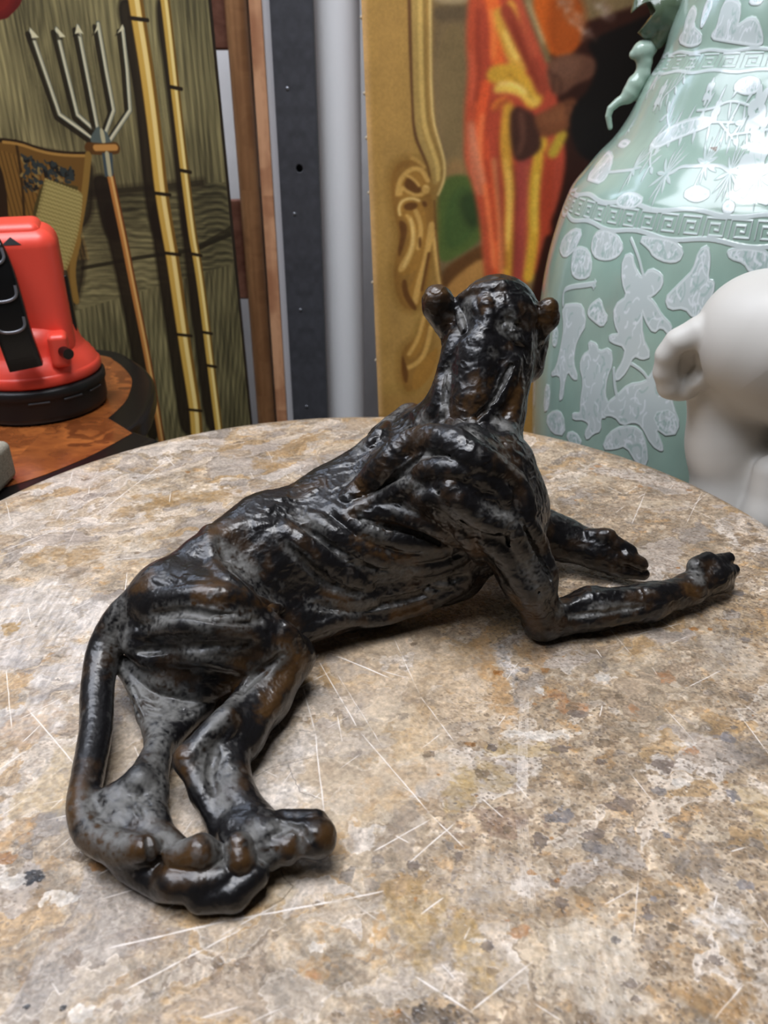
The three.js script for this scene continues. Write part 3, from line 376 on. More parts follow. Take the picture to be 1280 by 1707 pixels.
  ['R', 1.4, [51.7,70.5,-8.7,6.1,55.4,68,-8.2,7,60.6,63.1,-8.6,7.8,64.3,58.2,-9.2,7.8,68.1,52.8,-8.8,7.8,71.7,47.6,-7.5,7.8,74.3,43.3,-6.5,7.8,77.3,37.6,-6.5,7.8,80.5,30.6,-8.9,7,83,25.3,-10.9,6.1]],
  ['R', 1.4, [61.6,81.8,-6,4.9,63.1,78.7,-5.8,5.7,65.4,73.8,-6,6.3,68.3,67.7,-7.2,6.3,71.5,61.2,-8.1,6.3,74.3,56,-8.1,6.3,77.4,51,-7.1,6.3,80.3,46.3,-6.2,6.3,82.8,41.9,-6.4,5.7,84.9,37.9,-7.9,4.9]],
  ['R', 1.4, [69.5,82.3,-9.8,4.5,71.9,78.2,-10.3,5.4,75.4,71.6,-12,5.8,79.2,63.4,-14.6,5.8,81.8,57.3,-14.6,5.8,84.1,52.2,-12.2,5.8,86,47.6,-10.6,5.4,87.3,43.9,-10.4,4.5]],
  ['G', 1.2, [61.2,79.1,-1.8,1.6,62.1,75.3,-2.6,1.9,63.8,69.3,-3.6,2,66.6,62.3,-4.8,2,69.7,56.4,-5.3,2,73.4,50.7,-4.2,2,76.9,45.6,-2.8,1.9,79.5,41.8,-1.8,1.6]],
  ['G', 1.2, [67.8,82,-4.1,1.6,69.1,78.5,-4.7,1.9,71.4,73.3,-5.8,2,74.2,67.3,-7,2,76.9,61.9,-7.9,2,80.2,55.9,-7.5,2,83.5,50.7,-6.1,1.9,86.1,47,-5.3,1.6]],
  ['R', 1.4, [100.3,18.3,-19.1,3.9,104.1,18.7,-20.7,4.4,109.2,19.9,-22.1,4.8,114.3,21.3,-23.3,5,119.2,21.7,-24.8,5,124.4,20.9,-27,5,130.1,19.9,-28.9,5,135.8,19.6,-29.8,5,141.6,19.5,-30.9,5,147.6,20.2,-31.4,5,154.8,20.2,-33.3,4.8,162.4,18.7,-37.5,4.4,167.6,18.4,-39.3,3.9]],
  ['G', 1.2, [101.7,17.9,-12.6,1.4,105.3,17.8,-13.5,1.6,110.5,18.1,-14.1,1.8,116.2,18.7,-14.5,1.8,122,18.8,-15.8,1.8,128.1,18.1,-18.2,1.8,134.5,17.7,-20.4,1.8,140,17.8,-21.8,1.6,143.8,18.1,-22.3,1.4]],
  ['R', 1.4, [100.8,13.2,-14.7,3.9,105.4,12.7,-15.9,4.6,111.7,12.5,-16.8,5,118.4,12.4,-17.6,5,125.1,11.4,-20,5,131.7,10.7,-22.9,5,138.2,11.2,-24.5,5,143.6,11.8,-25.3,4.6,147.3,12.6,-25.2,3.9]],
  ['R', 1.4, [53.4,155.4,-84.2,10.1,52.8,151.9,-81.7,11.7,51.8,146.8,-78.2,13,50.9,141.5,-75,13,50.2,137.2,-72.6,13,49.5,132.4,-69.8,13,48.8,127.7,-67,13,48.2,123.9,-64.5,13,46.8,118.4,-61.1,11.7,45.6,115.3,-59,10.1]],
  ['R', 1.4, [69.1,149.5,-77,5.5,68.2,145.5,-74.8,6.3,67,139.9,-71.7,7,65.5,134.7,-68.8,7,63.6,131.1,-66.3,7,61.4,127.9,-63.8,7,58.9,124.8,-61.2,7,55.7,121.1,-58,7,52.2,117.3,-54.8,6.3,49.6,114.8,-52.2,5.5]],
  ['G', 1.2, [67.4,142,-66.3,1.4,65.7,139.1,-64.6,1.7,63.4,135.1,-62,1.8,60.7,130.8,-59,1.8,57.9,127.2,-56.2,1.8,53.6,123,-52.9,1.8,49,119.4,-49.9,1.7,45.6,117.3,-47.1,1.4]],
  ['R', 1.4, [71.3,130.5,-70.4,4.7,70.4,126.8,-68.2,5.7,69.2,121.6,-64.9,6,67.8,116.3,-60.7,6,66.4,111,-55,6,63.7,109.8,-40.9,5.7,62,108.8,-32,4.7]],
  ['R', 1.4, [34,132.7,-81.1,4.7,33.3,129.1,-77.8,5.7,32.3,124.1,-73.2,6,31,119.2,-70.3,6,29,114.5,-70.1,6,26.5,109.7,-70.9,5.7,24.7,106.4,-71.2,4.7]],
  ['G', 1.2, [34.5,139.5,-74.7,1.9,34.4,136.3,-72.6,2.2,33.9,131.8,-69.3,2.4,33.3,127.2,-65.5,2.4,32.8,123.1,-62.7,2.4,32.2,118.6,-59.9,2.4,31.6,115,-57.1,2.2,30.9,113.2,-54,1.9]],
  ['R', 1.4, [54.5,171.6,-89,3.9,55.3,168.7,-85.4,5,56.1,164.1,-82,5,55.2,158.8,-78.8,5,54.2,154.3,-76,3.9]],
  ['R', 1.4, [41.8,155.3,-89.6,3.9,40.4,152.1,-87.2,4.9,38.6,147.3,-84.2,5,36.9,142.7,-82.4,5,34.4,136.1,-81.5,4.9,32.6,131.1,-81.6,3.9]],
  ['G', 6, [70.8,162.3,-72,7.9,73.2,156.4,-70.1,7.9]],
  ['G', 6, [37,163.8,-88.8,7,39.7,161,-80.5,7]],
  ['R', 1.4, [-9.2,91,-72.1,3.7,-6.8,93.4,-74.2,4.8,-2.6,96.3,-78.8,4.8,1.6,94.1,-96.2,4.8,5,96,-99.9,3.7]],
  ['R', 1.4, [40.6,164.3,-102.3,3.9,44.8,168,-102.1,4.8,51,173.4,-96.7,5,54.6,174.9,-94.3,5,59.3,176,-92.8,5,64,176.5,-92.9,4.8,67.6,176.8,-94.2,3.9]],
  ['R', 1.4, [31.3,114.4,-29.4,4.5,35.8,115.9,-30.8,5.8,41.6,115.6,-36.3,5.8,45.8,115,-37.4,5.8,48.7,114.6,-36.1,4.5]],
  ['R', 1.4, [-84.7,21.7,94.9,3.1,-82.6,19.8,97.2,3.8,-79.7,17.5,100.6,4,-76.7,16.3,105,4,-74.2,14.6,108.7,4,-71.9,12.7,112.1,3.8,-70.2,11.9,115,3.1]],
  ['G', 1.2, [-71.7,23.2,90.9,1.9,-72.1,21.7,93.2,2.4,-72.6,20.2,96.7,2.4,-72.2,20.3,101.4,2.4,-70.7,19.4,106.2,2.4,-69.1,18.7,109.4,1.9]],
  ['G', 1.2, [-42.7,22.1,127.3,1.4,-39.9,20.9,127.6,1.8,-35.6,21.3,129.3,1.8,-32.2,21.7,131.1,1.8,-28.6,20.6,134.9,1.4]],
  ['G', 1.2, [-59,22.3,136.3,1.1,-58.6,20.5,138.9,1.4,-59,18.3,141.2,1.1]],
  ['G', 1.2, [-88.5,24.4,136.4,1.2,-87.1,22.8,140.1,1.5,-86.2,19,141.9,1.2]],
  ['G', 1.2, [-32.4,22.2,129.1,1.2,-31.9,21.2,132.3,1.5,-31.4,18.7,135.3,1.5,-31.3,15.8,136.9,1.2]],
  ['G', 1.2, [-42.4,20.3,132.4,1.2,-38.5,20.4,130.6,1.5,-34.7,21.7,129.5,1.2]],
  ['R', 1, [47.1,133.6,-62.9,1.6,47.7,127.8,-59,2.3,48.2,122.1,-54.9,1.6]],
  ['R', 1, [77.5,154.5,-82.5,2.1,77.4,149.5,-81.2,3.1,77.7,144.6,-79.3,2.1]],
  ['R', 1, [42,117.1,-35.7,2.1,39.2,116.1,-22.7,3.1,37.1,113.5,-16.4,2.1]],
  ['R', 1, [35.9,134.5,-72.6,1.6,35.9,131.5,-69.8,2.4,35.8,128.6,-67,1.6]],
  ['R', 1, [38.2,153.2,-96.3,2.4,39,150.8,-88,3.5,39.4,148.1,-81.6,2.4]],
  ['R', 1, [18.5,106.4,-87,2.9,20.8,104.5,-78.6,4.3,21.7,103.4,-71,2.9]],
  ['R', 1, [57.4,125,-58.6,2.9,57.5,121.4,-57.2,4.2,57.8,118.7,-54.6,2.9]],
  ['R', 1, [43.4,123.4,-58.4,2.4,45.5,117.8,-53.8,3.5,46.9,114.5,-45.6,2.4]],
  ['R', 1, [44.1,148.8,-76.2,2.3,45.5,143.7,-71.8,3.3,46.6,138.9,-67.5,2.3]],
  ['R', 1, [39.3,117.2,-32.4,2.5,38.6,116,-25.1,3.7,38.1,115.2,-20.3,2.5]],
  ['R', 1, [39.9,117.9,-55.3,1.7,39.4,114.5,-52.3,2.5,37.3,117.6,-34.5,1.7]],
  ['R', 1, [70.7,120.2,-63.3,2.1,71.2,116.1,-62.5,3.1,72.4,111.9,-61.9,2.1]],
  ['R', 1, [67.9,141.6,-69.9,2.3,66.9,135.7,-67.4,3.4,66.2,130.2,-64.3,2.3]],
  ['R', 1, [52.8,114.4,-48.2,2.7,52.4,113.7,-31.6,4,53.4,111.9,-21.7,2.7]],
  ['R', 1, [51.8,128.4,-60.3,2.8,54.7,123.7,-58.5,4.2,57.8,119.9,-55.5,2.8]],
  ['R', 1, [35.1,118.3,-59.8,1.8,35,113.7,-56.3,2.6,33.1,115.9,-38.1,1.8]],
  ['R', 1, [72.5,140.1,-71.6,1.6,72,134.1,-69.3,2.4,71.6,128,-66.8,1.6]],
  ['R', 1, [65.3,132.4,-64.6,2.1,68.7,125.4,-64.6,3.1,73.3,117.8,-65.9,2.1]],
  ['R', 1, [59.1,115.8,-52.1,2.5,57.7,113,-48.9,3.6,56.5,113.1,-42.2,2.5]],
  ['R', 1, [40.3,152.1,-87.8,3,41.8,146.4,-79.7,4.4,42.1,141.2,-73.2,3]],
  ['R', 1, [37.1,116.9,-33,2.6,35.9,115.7,-25.3,3.8,34.8,114.7,-20.6,2.6]],
  ['R', 1, [45.8,142.7,-70.8,2.5,44.3,136.4,-68.4,3.6,42.1,131,-64.8,2.5]],
  ['R', 1, [45.9,133.5,-65.1,2.9,47.4,129.3,-62.9,4.3,48.4,126.2,-59.3,2.9]],
  ['R', 1, [61.4,171.4,-84.9,2,63.1,168.7,-83.4,2.9,64.8,166.5,-81.4,2]],
  ['R', 1, [58.7,179.8,-103,1.9,64,178.3,-93.7,2.7,70.2,175.8,-91,1.9]],
  ['R', 1, [35.4,168.2,-99.4,1.8,37.9,165,-100.8,2.7,40.4,162.9,-99.3,1.8]],
  ['R', 1, [69,173.8,-88.6,2.4,73,171.6,-89.5,3.5,77.9,169.8,-91.5,2.4]],
  ['R', 1, [65.2,159.2,-78.2,2.4,67.9,157.3,-78.9,3.5,71.2,155.9,-78.8,2.4]],
  ['R', 1, [48.1,171,-92.7,1.7,50.6,166.6,-85.6,2.5,53.1,162,-80.5,1.7]],
  ['R', 1, [52.5,164.1,-82.4,1.8,55.1,161.8,-80,2.6,57.6,159.6,-77.6,1.8]],
  ['R', 1, [67.2,156.6,-76.9,2.1,71.1,153.3,-77.3,3.1,75.5,149.7,-78.7,2.1]],
  ['R', 1, [41.1,164.7,-101.1,1.9,42.4,160,-92.3,2.8,43.5,156.1,-84.1,1.9]],
  ['R', 1, [66.7,172,-86.5,2.7,68.3,167.3,-84.2,4,70.4,163.2,-81.8,2.7]],
  ['R', 1, [25.9,44.8,-25.6,2.7,29.5,39.7,-27.2,4,33.3,34.6,-26.6,2.7]],
  ['R', 1, [21.2,87.5,-14,2.3,23.8,86,-12.8,3.4,25.8,84,-11.2,2.3]],
  ['R', 1, [33.1,85.5,-7.5,2.8,39,82.7,-7.8,4.2,44.3,79.2,-6.4,2.8]],
  ['R', 1, [-23.9,55.4,-16.3,2.4,-19.9,53.3,-16.9,3.5,-15.6,51.5,-16.7,2.4]],
  ['R', 1, [20.1,50.1,-24.7,2.7,24.6,49,-25.9,4,29.3,47.6,-25.5,2.7]],
  ['R', 1, [23.1,81.8,-14.2,2,27.3,81.5,-11.9,2.9,30.9,80.2,-9.6,2]],
  ['R', 1, [-22,70.9,-27.2,1.9,-19.1,68.5,-25,2.8,-16.3,66.1,-23,1.9]],
  ['R', 1, [31,31.1,-26.1,2.8,34.7,29.8,-27.5,4.1,38.6,28.3,-27.6,2.8]],
  ['R', 1, [38.5,87.1,-5,2.1,41.8,87.1,-5.1,3.1,45,86.9,-4.5,2.1]],
  ['R', 1, [-17.9,49.4,-15.6,2.1,-11.2,46.5,-17.5,3.1,-4.1,43.4,-18.9,2.1]],
  ['R', 1, [-7.5,75.1,-32.4,2,-3.1,73.9,-31.4,3,1.2,73.2,-29.7,2]],
  ['R', 1, [27,31.5,-24.7,2,32.4,30.6,-25.8,2.9,38,29.4,-26.6,2]],
  ['R', 1, [-22.9,38.3,-13.5,2.7,-20.8,35.7,-14.5,4,-18.1,33.5,-13.7,2.7]],
  ['R', 1, [-1.5,51.9,-20.1,2.2,5.1,50.1,-22.3,3.2,11.9,48.6,-23.4,2.2]],
  ['R', 1, [-4.5,54.4,-20.6,2.9,-0.3,49.6,-22,4.3,4.5,44.3,-22.6,2.9]],
  ['R', 1, [-5.4,76.9,-33.2,1.9,1.1,74.8,-30.3,2.8,7.5,72.6,-27.9,1.9]],
  ['R', 1, [-2.1,76.8,-32,1.9,3.9,76.1,-30,2.8,9.7,75.6,-27.3,1.9]],
  ['R', 1, [-21.3,60.4,-19.6,2.9,-17,55.2,-18.9,4.3,-12.4,49.8,-17.8,2.9]],
  ['R', 1, [36.3,63.1,-22.1,2.8,41.7,61.2,-22.5,4.1,46,60.6,-18.5,2.8]],
  ['R', 1, [15.1,49.2,-24.1,2.5,20.7,46.3,-25.2,3.6,26.3,43.3,-25.4,2.5]],
  ['R', 1, [-35.7,56.5,-14.4,2.5,-33.1,54.8,-15.2,3.7,-30.2,53.8,-14.7,2.5]],
  ['R', 1, [20.3,57.4,-24.6,2.7,23,56.5,-25.4,3.9,25.8,55.7,-24.6,2.7]],
  ['R', 1, [9.1,37.7,-23.1,2.7,11.7,35.3,-24.2,3.9,14.7,33.3,-23.6,2.7]],
  ['R', 1, [30.3,93.7,-6.3,1.9,34.1,89.7,-5.5,2.7,37.8,85,-5.2,1.9]],
  ['R', 1, [-7.9,70.2,-27.5,1.8,-4,67.1,-26.3,2.6,0.1,64.4,-24.7,1.8]],
  ['R', 1, [41.7,93.5,-5.3,2.9,45.1,89.5,-6,4.2,48.5,85.5,-5,2.9]],
  ['R', 1, [38.8,87.2,-4.3,1.5,44.7,86.2,-4.1,2.2,50.7,85.1,-3.6,1.5]],
  ['R', 1, [34.7,93.6,-5.2,2.1,38.8,91.4,-4.9,3.1,42.9,89,-4.4,2.1]],
  ['R', 1, [21.3,81,-16.9,2.4,26.1,76.7,-17,3.6,30.5,70.1,-18.7,2.4]],
  ['R', 1, [-17.9,63.2,-20.9,2,-14,61.2,-21.1,3,-10,59.6,-20.4,2]],
  ['R', 1, [24.5,27.5,-25,2.9,27,25.4,-26.5,4.2,30,22.9,-26.6,2.9]],
  ['R', 1, [31,78.5,-11.8,2.9,33.7,76.6,-12.8,4.3,35.7,73.6,-13,2.9]],
  ['R', 1, [6.5,79.1,-29.6,2.4,13.3,80.7,-25.6,3.6,19,83.6,-17.9,2.4]],
  ['R', 1, [43.5,68,-12,2.2,49.9,66.2,-9.8,3.3,56,63.1,-7.7,2.2]],
  ['R', 1, [10.2,46.6,-23.2,2.1,14.4,45.7,-24.4,3.1,18.6,44.9,-24.4,2.1]],
  ['R', 1, [-16.4,64.2,-21.6,1.9,-10.6,59.5,-20.3,2.8,-4.7,54.4,-19.5,1.9]],
  ['R', 1, [40.7,76.8,-7.9,2.4,43.7,76.9,-7.3,3.6,46.4,76.5,-6.1,2.4]],
  ['R', 1, [25,26.4,-24.7,2.6,30.8,22.5,-27.2,3.8,37.4,15.4,-32.3,2.6]],
  ['R', 1, [-5,61.4,-21.6,1.5,0.6,58.1,-22.1,2.3,6.4,54.8,-22.2,1.5]],
  ['R', 1, [40.6,86.8,-4.2,1.5,45,84.7,-4.1,2.3,49.5,82.6,-3.6,1.5]],
  ['R', 1, [8.1,44.2,-23.3,2.6,12.5,37.2,-24.8,3.8,17.3,30.7,-23.5,2.6]],
  ['R', 1, [-30.2,70.5,-27.4,2.2,-27,68.2,-25.4,3.2,-24,66.6,-23,2.2]],
  ['R', 1, [45,81.3,-5.7,2.8,47.8,78.2,-6.5,4,50.3,74.5,-5.9,2.8]],
  ['R', 1, [21.2,85.1,-15.7,3,26.1,86.4,-12.1,4.4,30,86.5,-8.4,3]],
  ['R', 1, [50.9,109.5,-14.1,1.9,53,106.9,-14,2.8,55.7,104.8,-13.5,1.9]],
  ['R', 1, [63,98.4,-14.5,2,68.2,92.6,-14.2,2.9,74.2,86.2,-15.1,2]],
  ['R', 1, [36.9,115.7,-20.2,2,42.4,114.8,-18.3,2.9,48.2,113.6,-17.9,2]],
  ['R', 1, [31.9,83.4,-7.1,1.6,34.8,81.4,-7,2.4,37.7,79.1,-7,1.6]],
  ['R', 1, [51.4,86.8,-4.2,2,54.9,85.9,-4.7,2.9,58.4,85.2,-4.5,2]],
  ['R', 1, [64,89.7,-9,2.7,68.2,84.3,-9.5,3.9,73.6,78,-11.3,2.7]],
  ['R', 1, [54.2,103.6,-12.6,2.8,60.2,100.4,-16.7,4.2,67.6,97.6,-20.9,2.8]],
  ['R', 1, [43.7,93.1,-4,1.5,49.5,89.4,-4.1,2.3,55.2,85.7,-3.8,1.5]],
  ['R', 1, [63.2,91.9,-10.1,2.6,66.8,85.8,-9.6,3.9,71.9,79.1,-10,2.6]],
  ['R', 1, [56.4,90.8,-7,3,60.6,87,-7.9,4.3,65.7,83.5,-7.4,3]],
  ['R', 1, [62.4,109.3,-28.8,2.1,68.3,104.3,-29.6,3.1,75.6,98.2,-33.1,2.1]],
  ['R', 1, [45.4,113.9,-16.3,1.5,47.8,110.3,-13,2.2,50.5,106.5,-10.6,1.5]],
  ['R', 1, [49.3,86.4,-4.7,2.5,55.4,81.8,-5.1,3.6,61.8,76.8,-4.6,2.5]],
  ['R', 1, [25.4,102.4,-13.4,3,29.7,98.4,-9.5,4.4,33.4,93.8,-6.4,3]],
  ['R', 1, [51.4,103.9,-9.7,1.8,53.3,100.9,-9.3,2.6,55.4,98,-8.6,1.8]],
  ['R', 1, [27.3,95.3,-9.3,2.8,32.4,95.4,-7.8,4.1,36.9,95.1,-5.7,2.8]],
  ['R', 1, [51.9,87.4,-5,2.7,58.2,85.1,-6.1,3.9,65.1,82.6,-6.5,2.7]],
  ['R', 1, [47.8,107.8,-10.9,1.9,49.8,105.4,-10.5,2.8,52.2,103.2,-9.8,1.9]],
  ['R', 1, [64.7,111.2,-42.2,1.9,68.1,107.6,-35.3,2.8,72.9,102.7,-33.3,1.9]],
  ['R', 1, [49.6,97.5,-6.7,2.2,52.3,92.7,-6.5,3.3,55.3,88.2,-5.1,2.2]],
  ['R', 1, [50.5,85.6,-4.5,2.4,56.2,81.5,-4.7,3.6,62.1,76.9,-4.5,2.4]],
  ['R', 1, [44.3,105,-7.8,1.7,47.1,101.9,-7.5,2.5,50.3,98.9,-6.8,1.7]],
  ['R', 1, [49.7,96.1,-6.2,2.2,53.4,94.4,-7.2,3.3,57.4,93,-7.4,2.2]],
  ['R', 1, [30.5,114.7,-24.3,2.3,34.7,112.9,-17.8,3.3,38.7,111.2,-13.3,2.3]],
  ['R', 1, [64.7,91.9,-9.7,1.6,71,87.7,-12.4,2.4,79.2,81.3,-19.5,1.6]],
  ['R', 1, [78.4,43.4,-4.1,2,83.3,34.5,-6.5,2.9,89.6,23.3,-11.2,2]],
  ['R', 1, [68.5,58.1,-6.5,2.1,69.5,54.7,-6.7,3,70.4,51.7,-6,2.1]],
  ['R', 1, [88.4,36.3,-9.8,2.5,90.5,27.9,-14.8,3.7,92.3,22.6,-14.6,2.5]],
  ['R', 1, [72.3,40.2,-5.7,2.9,75.7,31.4,-8.7,4.3,78.6,20.4,-11.9,2.9]],
  ['R', 1, [65.1,61.4,-6.9,2.8,68.6,56,-7.9,4.1,71.9,51.3,-6.4,2.8]],
  ['R', 1, [81.4,42.9,-4.8,2.2,82.7,38.8,-5.8,3.3,84.7,33.8,-6.9,2.2]],
  ['R', 1, [88.6,30.3,-9.5,1.6,93,22.7,-14.7,2.3,96.5,18.7,-14.1,1.6]],
  ['R', 1, [77.4,48.1,-4.9,2,78.7,40.7,-4,2.9,80.9,30.7,-6.3,2]],
  ['R', 1, [60.5,66,-5.8,2.4,62.7,61.7,-7.2,3.5,64.7,57.4,-7.3,2.4]],
  ['R', 1, [65.9,81.9,-5.7,1.8,66.7,78.1,-5.8,2.6,68,74,-5.6,1.8]],
  ['R', 1, [101,31.3,-80.6,2.4,104.9,27.2,-81.1,3.6,109,23.6,-80.1,2.4]],
  ['R', 1, [116.7,20.4,-19.9,2.8,120.1,20.1,-21.3,4.2,123.9,20.4,-22.6,2.8]],
  ['R', 1, [95.8,20.6,-16.1,1.8,99.4,19.4,-17.9,2.6,103,19.4,-18.1,1.8]],
  ['R', 1, [133,19.8,-26.5,2.7,140.9,18.9,-28.9,4,148.5,20.4,-29.3,2.7]],
  ['R', 1, [113.2,12.1,-15.5,2.4,116,12.5,-16.3,3.5,119,12.7,-16.3,2.4]],
  ['R', 1, [119.5,19.5,-19,2.4,126.9,19.2,-23,3.6,134.4,19.8,-26.2,2.4]],
  ['R', 1, [130,13.1,-19.7,1.6,137.7,13.2,-22.1,2.3,145.2,13.9,-23.3,1.6]],
  ['R', 1, [135.6,9.2,-22.6,2.2,142.9,12,-23.9,3.2,150.2,14.9,-24.4,2.2]],
  ['R', 1, [131.1,19.8,-26.1,2.9,137.9,18.2,-27.1,4.3,144.8,18.2,-26.8,2.9]],
  ['R', 1, [-26,83.8,-62.3,1.9,-20.6,84.7,-63.3,2.8,-15.3,86.2,-64.1,1.9]],
  ['R', 1, [-7.1,67.6,-25.1,1.7,-1.4,69.1,-27.3,2.5,4.2,71.3,-28,1.7]],
  ['R', 1, [-12,67.6,-25.3,2.3,-9.6,68.6,-26.9,3.3,-7.1,70.1,-28,2.3]],
  ['R', 1, [-66.7,71.3,-19.2,2.4,-60.6,70.1,-21.2,3.5,-54.3,70.2,-23.1,2.4]],
  ['R', 1, [-19.1,77.3,-36.8,1.6,-15.3,79.2,-40.5,2.3,-11.6,82.1,-43,1.6]],
  ['R', 1, [-62.7,76.9,-35.4,1.8,-55.3,75.9,-37.3,2.7,-48,74.9,-39.5,1.8]],
  ['R', 1, [-30.4,70.9,-29.3,2.9,-26.1,72.8,-33.1,4.3,-21.9,75.6,-36.9,2.9]],
  ['R', 1, [-64.5,73.6,-24.6,2.2,-61.4,74,-28.3,3.2,-58.1,74.9,-32.3,2.2]],
  ['R', 1, [-26.5,78.8,-45.3,1.5,-18.8,80.2,-47.9,2.3,-11.3,83.7,-47.4,1.5]],
  ['R', 1, [-42.6,68.6,-24.2,2,-37.2,68.2,-25.4,3,-31.6,69,-25.3,2]],
  ['R', 1, [-65.9,70.7,-17.6,2.2,-63,69.9,-18.8,3.2,-59.8,70.3,-19.5,2.2]],
  ['R', 1, [-44.3,74.4,-39.7,2,-39.1,75.8,-44.3,3,-33.8,78.2,-48.2,2]],
  ['R', 1, [-10.6,80.8,-40.7,2.1,-6.5,83.2,-40.1,3.1,-3.1,86.9,-37.3,2.1]],
  ['R', 1, [-18.9,72.4,-31.2,3,-11.8,72.3,-32.6,4.4,-4.7,73.8,-32.1,3]],
  ['R', 1, [-49.3,75.9,-45.3,2.1,-44.7,76,-48.2,3.1,-39.8,77.5,-49.5,2.1]],
  ['R', 1, [-102.3,65.2,22.1,1.5,-95.9,64.7,26.9,2.2,-89.5,64.5,32,1.5]],
  ['R', 1, [-61.5,33,43.4,1.7,-57.9,33.5,42.2,2.5,-54.2,34,41.4,1.7]],
  ['R', 1, [-108.6,64,22.9,1.9,-105,63,24.2,2.8,-101.5,63.3,26.3,1.9]],
  ['R', 1, [-61.9,54.8,28,1.6,-57.4,49.4,26.6,2.3,-52,45.6,26.9,1.6]],
  ['R', 1, [-122.1,40,33.3,2.1,-117.7,41.1,33.6,3.1,-113.9,42,33.7,2.1]],
  ['R', 1, [-56.4,48.4,26.1,2.1,-54.8,44.7,19.2,3.1,-53.6,35.5,3.9,2.1]],
  ['R', 1, [-75.4,56.1,43.3,1.6,-69.9,54.6,40.6,2.3,-64.3,52.6,37.2,1.6]],
  ['R', 1, [-81.4,65.6,28.4,2,-78.7,64.7,29.3,3,-76,64.6,29.8,2]],
  ['R', 1, [-103.9,30.3,40.7,2.6,-98.1,32.7,40.1,3.9,-91.5,39,45.8,2.6]],
  ['R', 1, [-85.4,39.2,48.1,2.1,-80.7,41.1,47.3,3.1,-76,42.2,47.2,2.1]],
  ['R', 1, [-52.5,44.7,30.5,2.1,-50.1,42.9,29.2,3.1,-47.1,41.7,28,2.1]],
  ['R', 1, [-89.2,30.1,45,2.1,-82.2,32.9,45.4,3.1,-75.5,34.4,45.8,2.1]],
  ['R', 1, [-88.4,65.8,25.2,1.8,-83.8,65.4,26.3,2.7,-79.4,65.7,26.8,1.8]],
  ['R', 1, [-62,33.5,42.4,2.8,-59.5,34,40.9,4.1,-56.7,34.7,40.7,2.8]],
  ['R', 1, [-82.9,62.4,36.9,2.3,-80.5,61.7,37.3,3.3,-78.1,61.4,37.9,2.3]],
  ['R', 1, [-77.1,56,43.6,2,-72.6,53.1,42.6,2.9,-67.8,50.2,41.6,2]],
  ['R', 1, [-96.6,63.8,28.6,1.8,-95.4,64.8,26.2,2.6,-94.3,65.6,23.3,1.8]],
  ['R', 1, [-94.5,66.3,2.9,2.3,-92.3,66.4,1.1,3.4,-90,67.4,-0.3,2.3]],
  ['R', 1, [-83.5,62.9,11,2.4,-81.7,60.8,7.5,3.5,-79.3,60.3,4.3,2.4]],
  ['R', 1, [-115.2,63.4,16.7,2.1,-112.6,64,14.6,3.2,-110.9,64.9,11.1,2.1]],
  ['R', 1, [-93.9,64.6,19.1,2.8,-92.3,63.2,13.7,4.1,-90.5,63.6,8.2,2.8]],
  ['R', 1, [2.9,97,-38.2,3,4.8,99.5,-41.6,4.3,5.5,102.6,-46.6,3]],
  ['R', 1, [7.2,95.1,-75.4,2.2,10.7,96.7,-81.7,3.3,13.7,100.8,-84.3,2.2]],
  ['R', 1, [29.5,114.4,-65.1,2.3,32.3,116.6,-63.3,3.4,34.5,118.9,-61.7,2.3]],
  ['R', 1, [25.8,113.5,-35.6,1.9,30.3,109.2,-55.2,2.8,33.3,112.8,-56.8,1.9]],
  ['R', 1, [27.8,112.7,-21.6,2,29.8,114.8,-28.8,2.9]],
  ['R', 1, [-9.9,92.6,-76.5,2.4,-5.8,94.1,-77.2,3.5,-2.2,96.3,-80.5,2.4]],
  ['R', 1, [26.1,102.1,-11.5,2.2,30.1,107.4,-12.9,3.2,33.9,112.2,-15.6,2.2]],
  ['R', 1, [12.3,102.4,-91.6,1.6,15.3,104.9,-90.2,2.3,18,107.9,-87.6,1.6]],
  ['R', 1, [16.3,106.2,-31.5,2.6,19.2,107.7,-30.3,3.8,21.4,109.9,-29.1,2.6]],
  ['R', 1, [7.8,94.9,-77.1,2.6,12.7,96.5,-80.2,3.8,16.9,101.4,-78.5,2.6]],
  ['R', 1, [16.9,101.9,-21.6,1.8,20.8,106.7,-22.2,2.6,24.2,111.3,-23.9,1.8]],
  ['R', 1, [-65.3,25.8,78.6,1.5,-67,24,81.5,2.3,-68.5,22.5,84.4,1.5]],
  ['R', 1, [-65.7,19,93.1,1.9,-65.7,17.9,96.1,2.8,-65.6,17.6,99.3,1.9]],
  ['R', 1, [-77.9,22.8,45.2,2.8,-80.3,20.7,44.8,4,-82.3,18.5,46.2,2.8]],
  ['R', 1, [-55.4,14.5,72.7,2.1,-57.5,15.4,76.9,3.1,-58.9,15.4,80.2,2.1]],
  ['G', 1.2, [-125.5,14.2,42.9,0.7,-122.3,13.7,47.2,0.9,-118.7,13.1,52.6,0.9,-115.1,13.3,58.3,0.9,-112.8,13.1,62.3,0.7]],
  ['G', 1.2, [-120.7,18,44.9,0.7,-118.4,16.7,48.1,0.9,-115.3,15.8,52.7,0.9,-112.5,15.3,57.4,0.9,-110.5,15,60.9,0.7]],
  ['G', 1.2, [-115,16.4,51.3,0.7,-110.6,16,53,0.9,-107.3,15.3,53,0.7]],
  ['G', 1.2, [-112.7,15.8,56,0.7,-108.7,15.4,57.5,0.9,-105.5,15.2,57.8,0.7]],
  ['G', 1.2, [-110.6,15.1,60.2,0.7,-106.5,15.4,61.8,0.9,-103.3,15.7,62.3,0.7]],
  ['G', 1.2, [-95.5,14.7,57.6,0.7,-90.8,13.7,55.7,0.9,-86.8,12.6,52.5,0.7]],
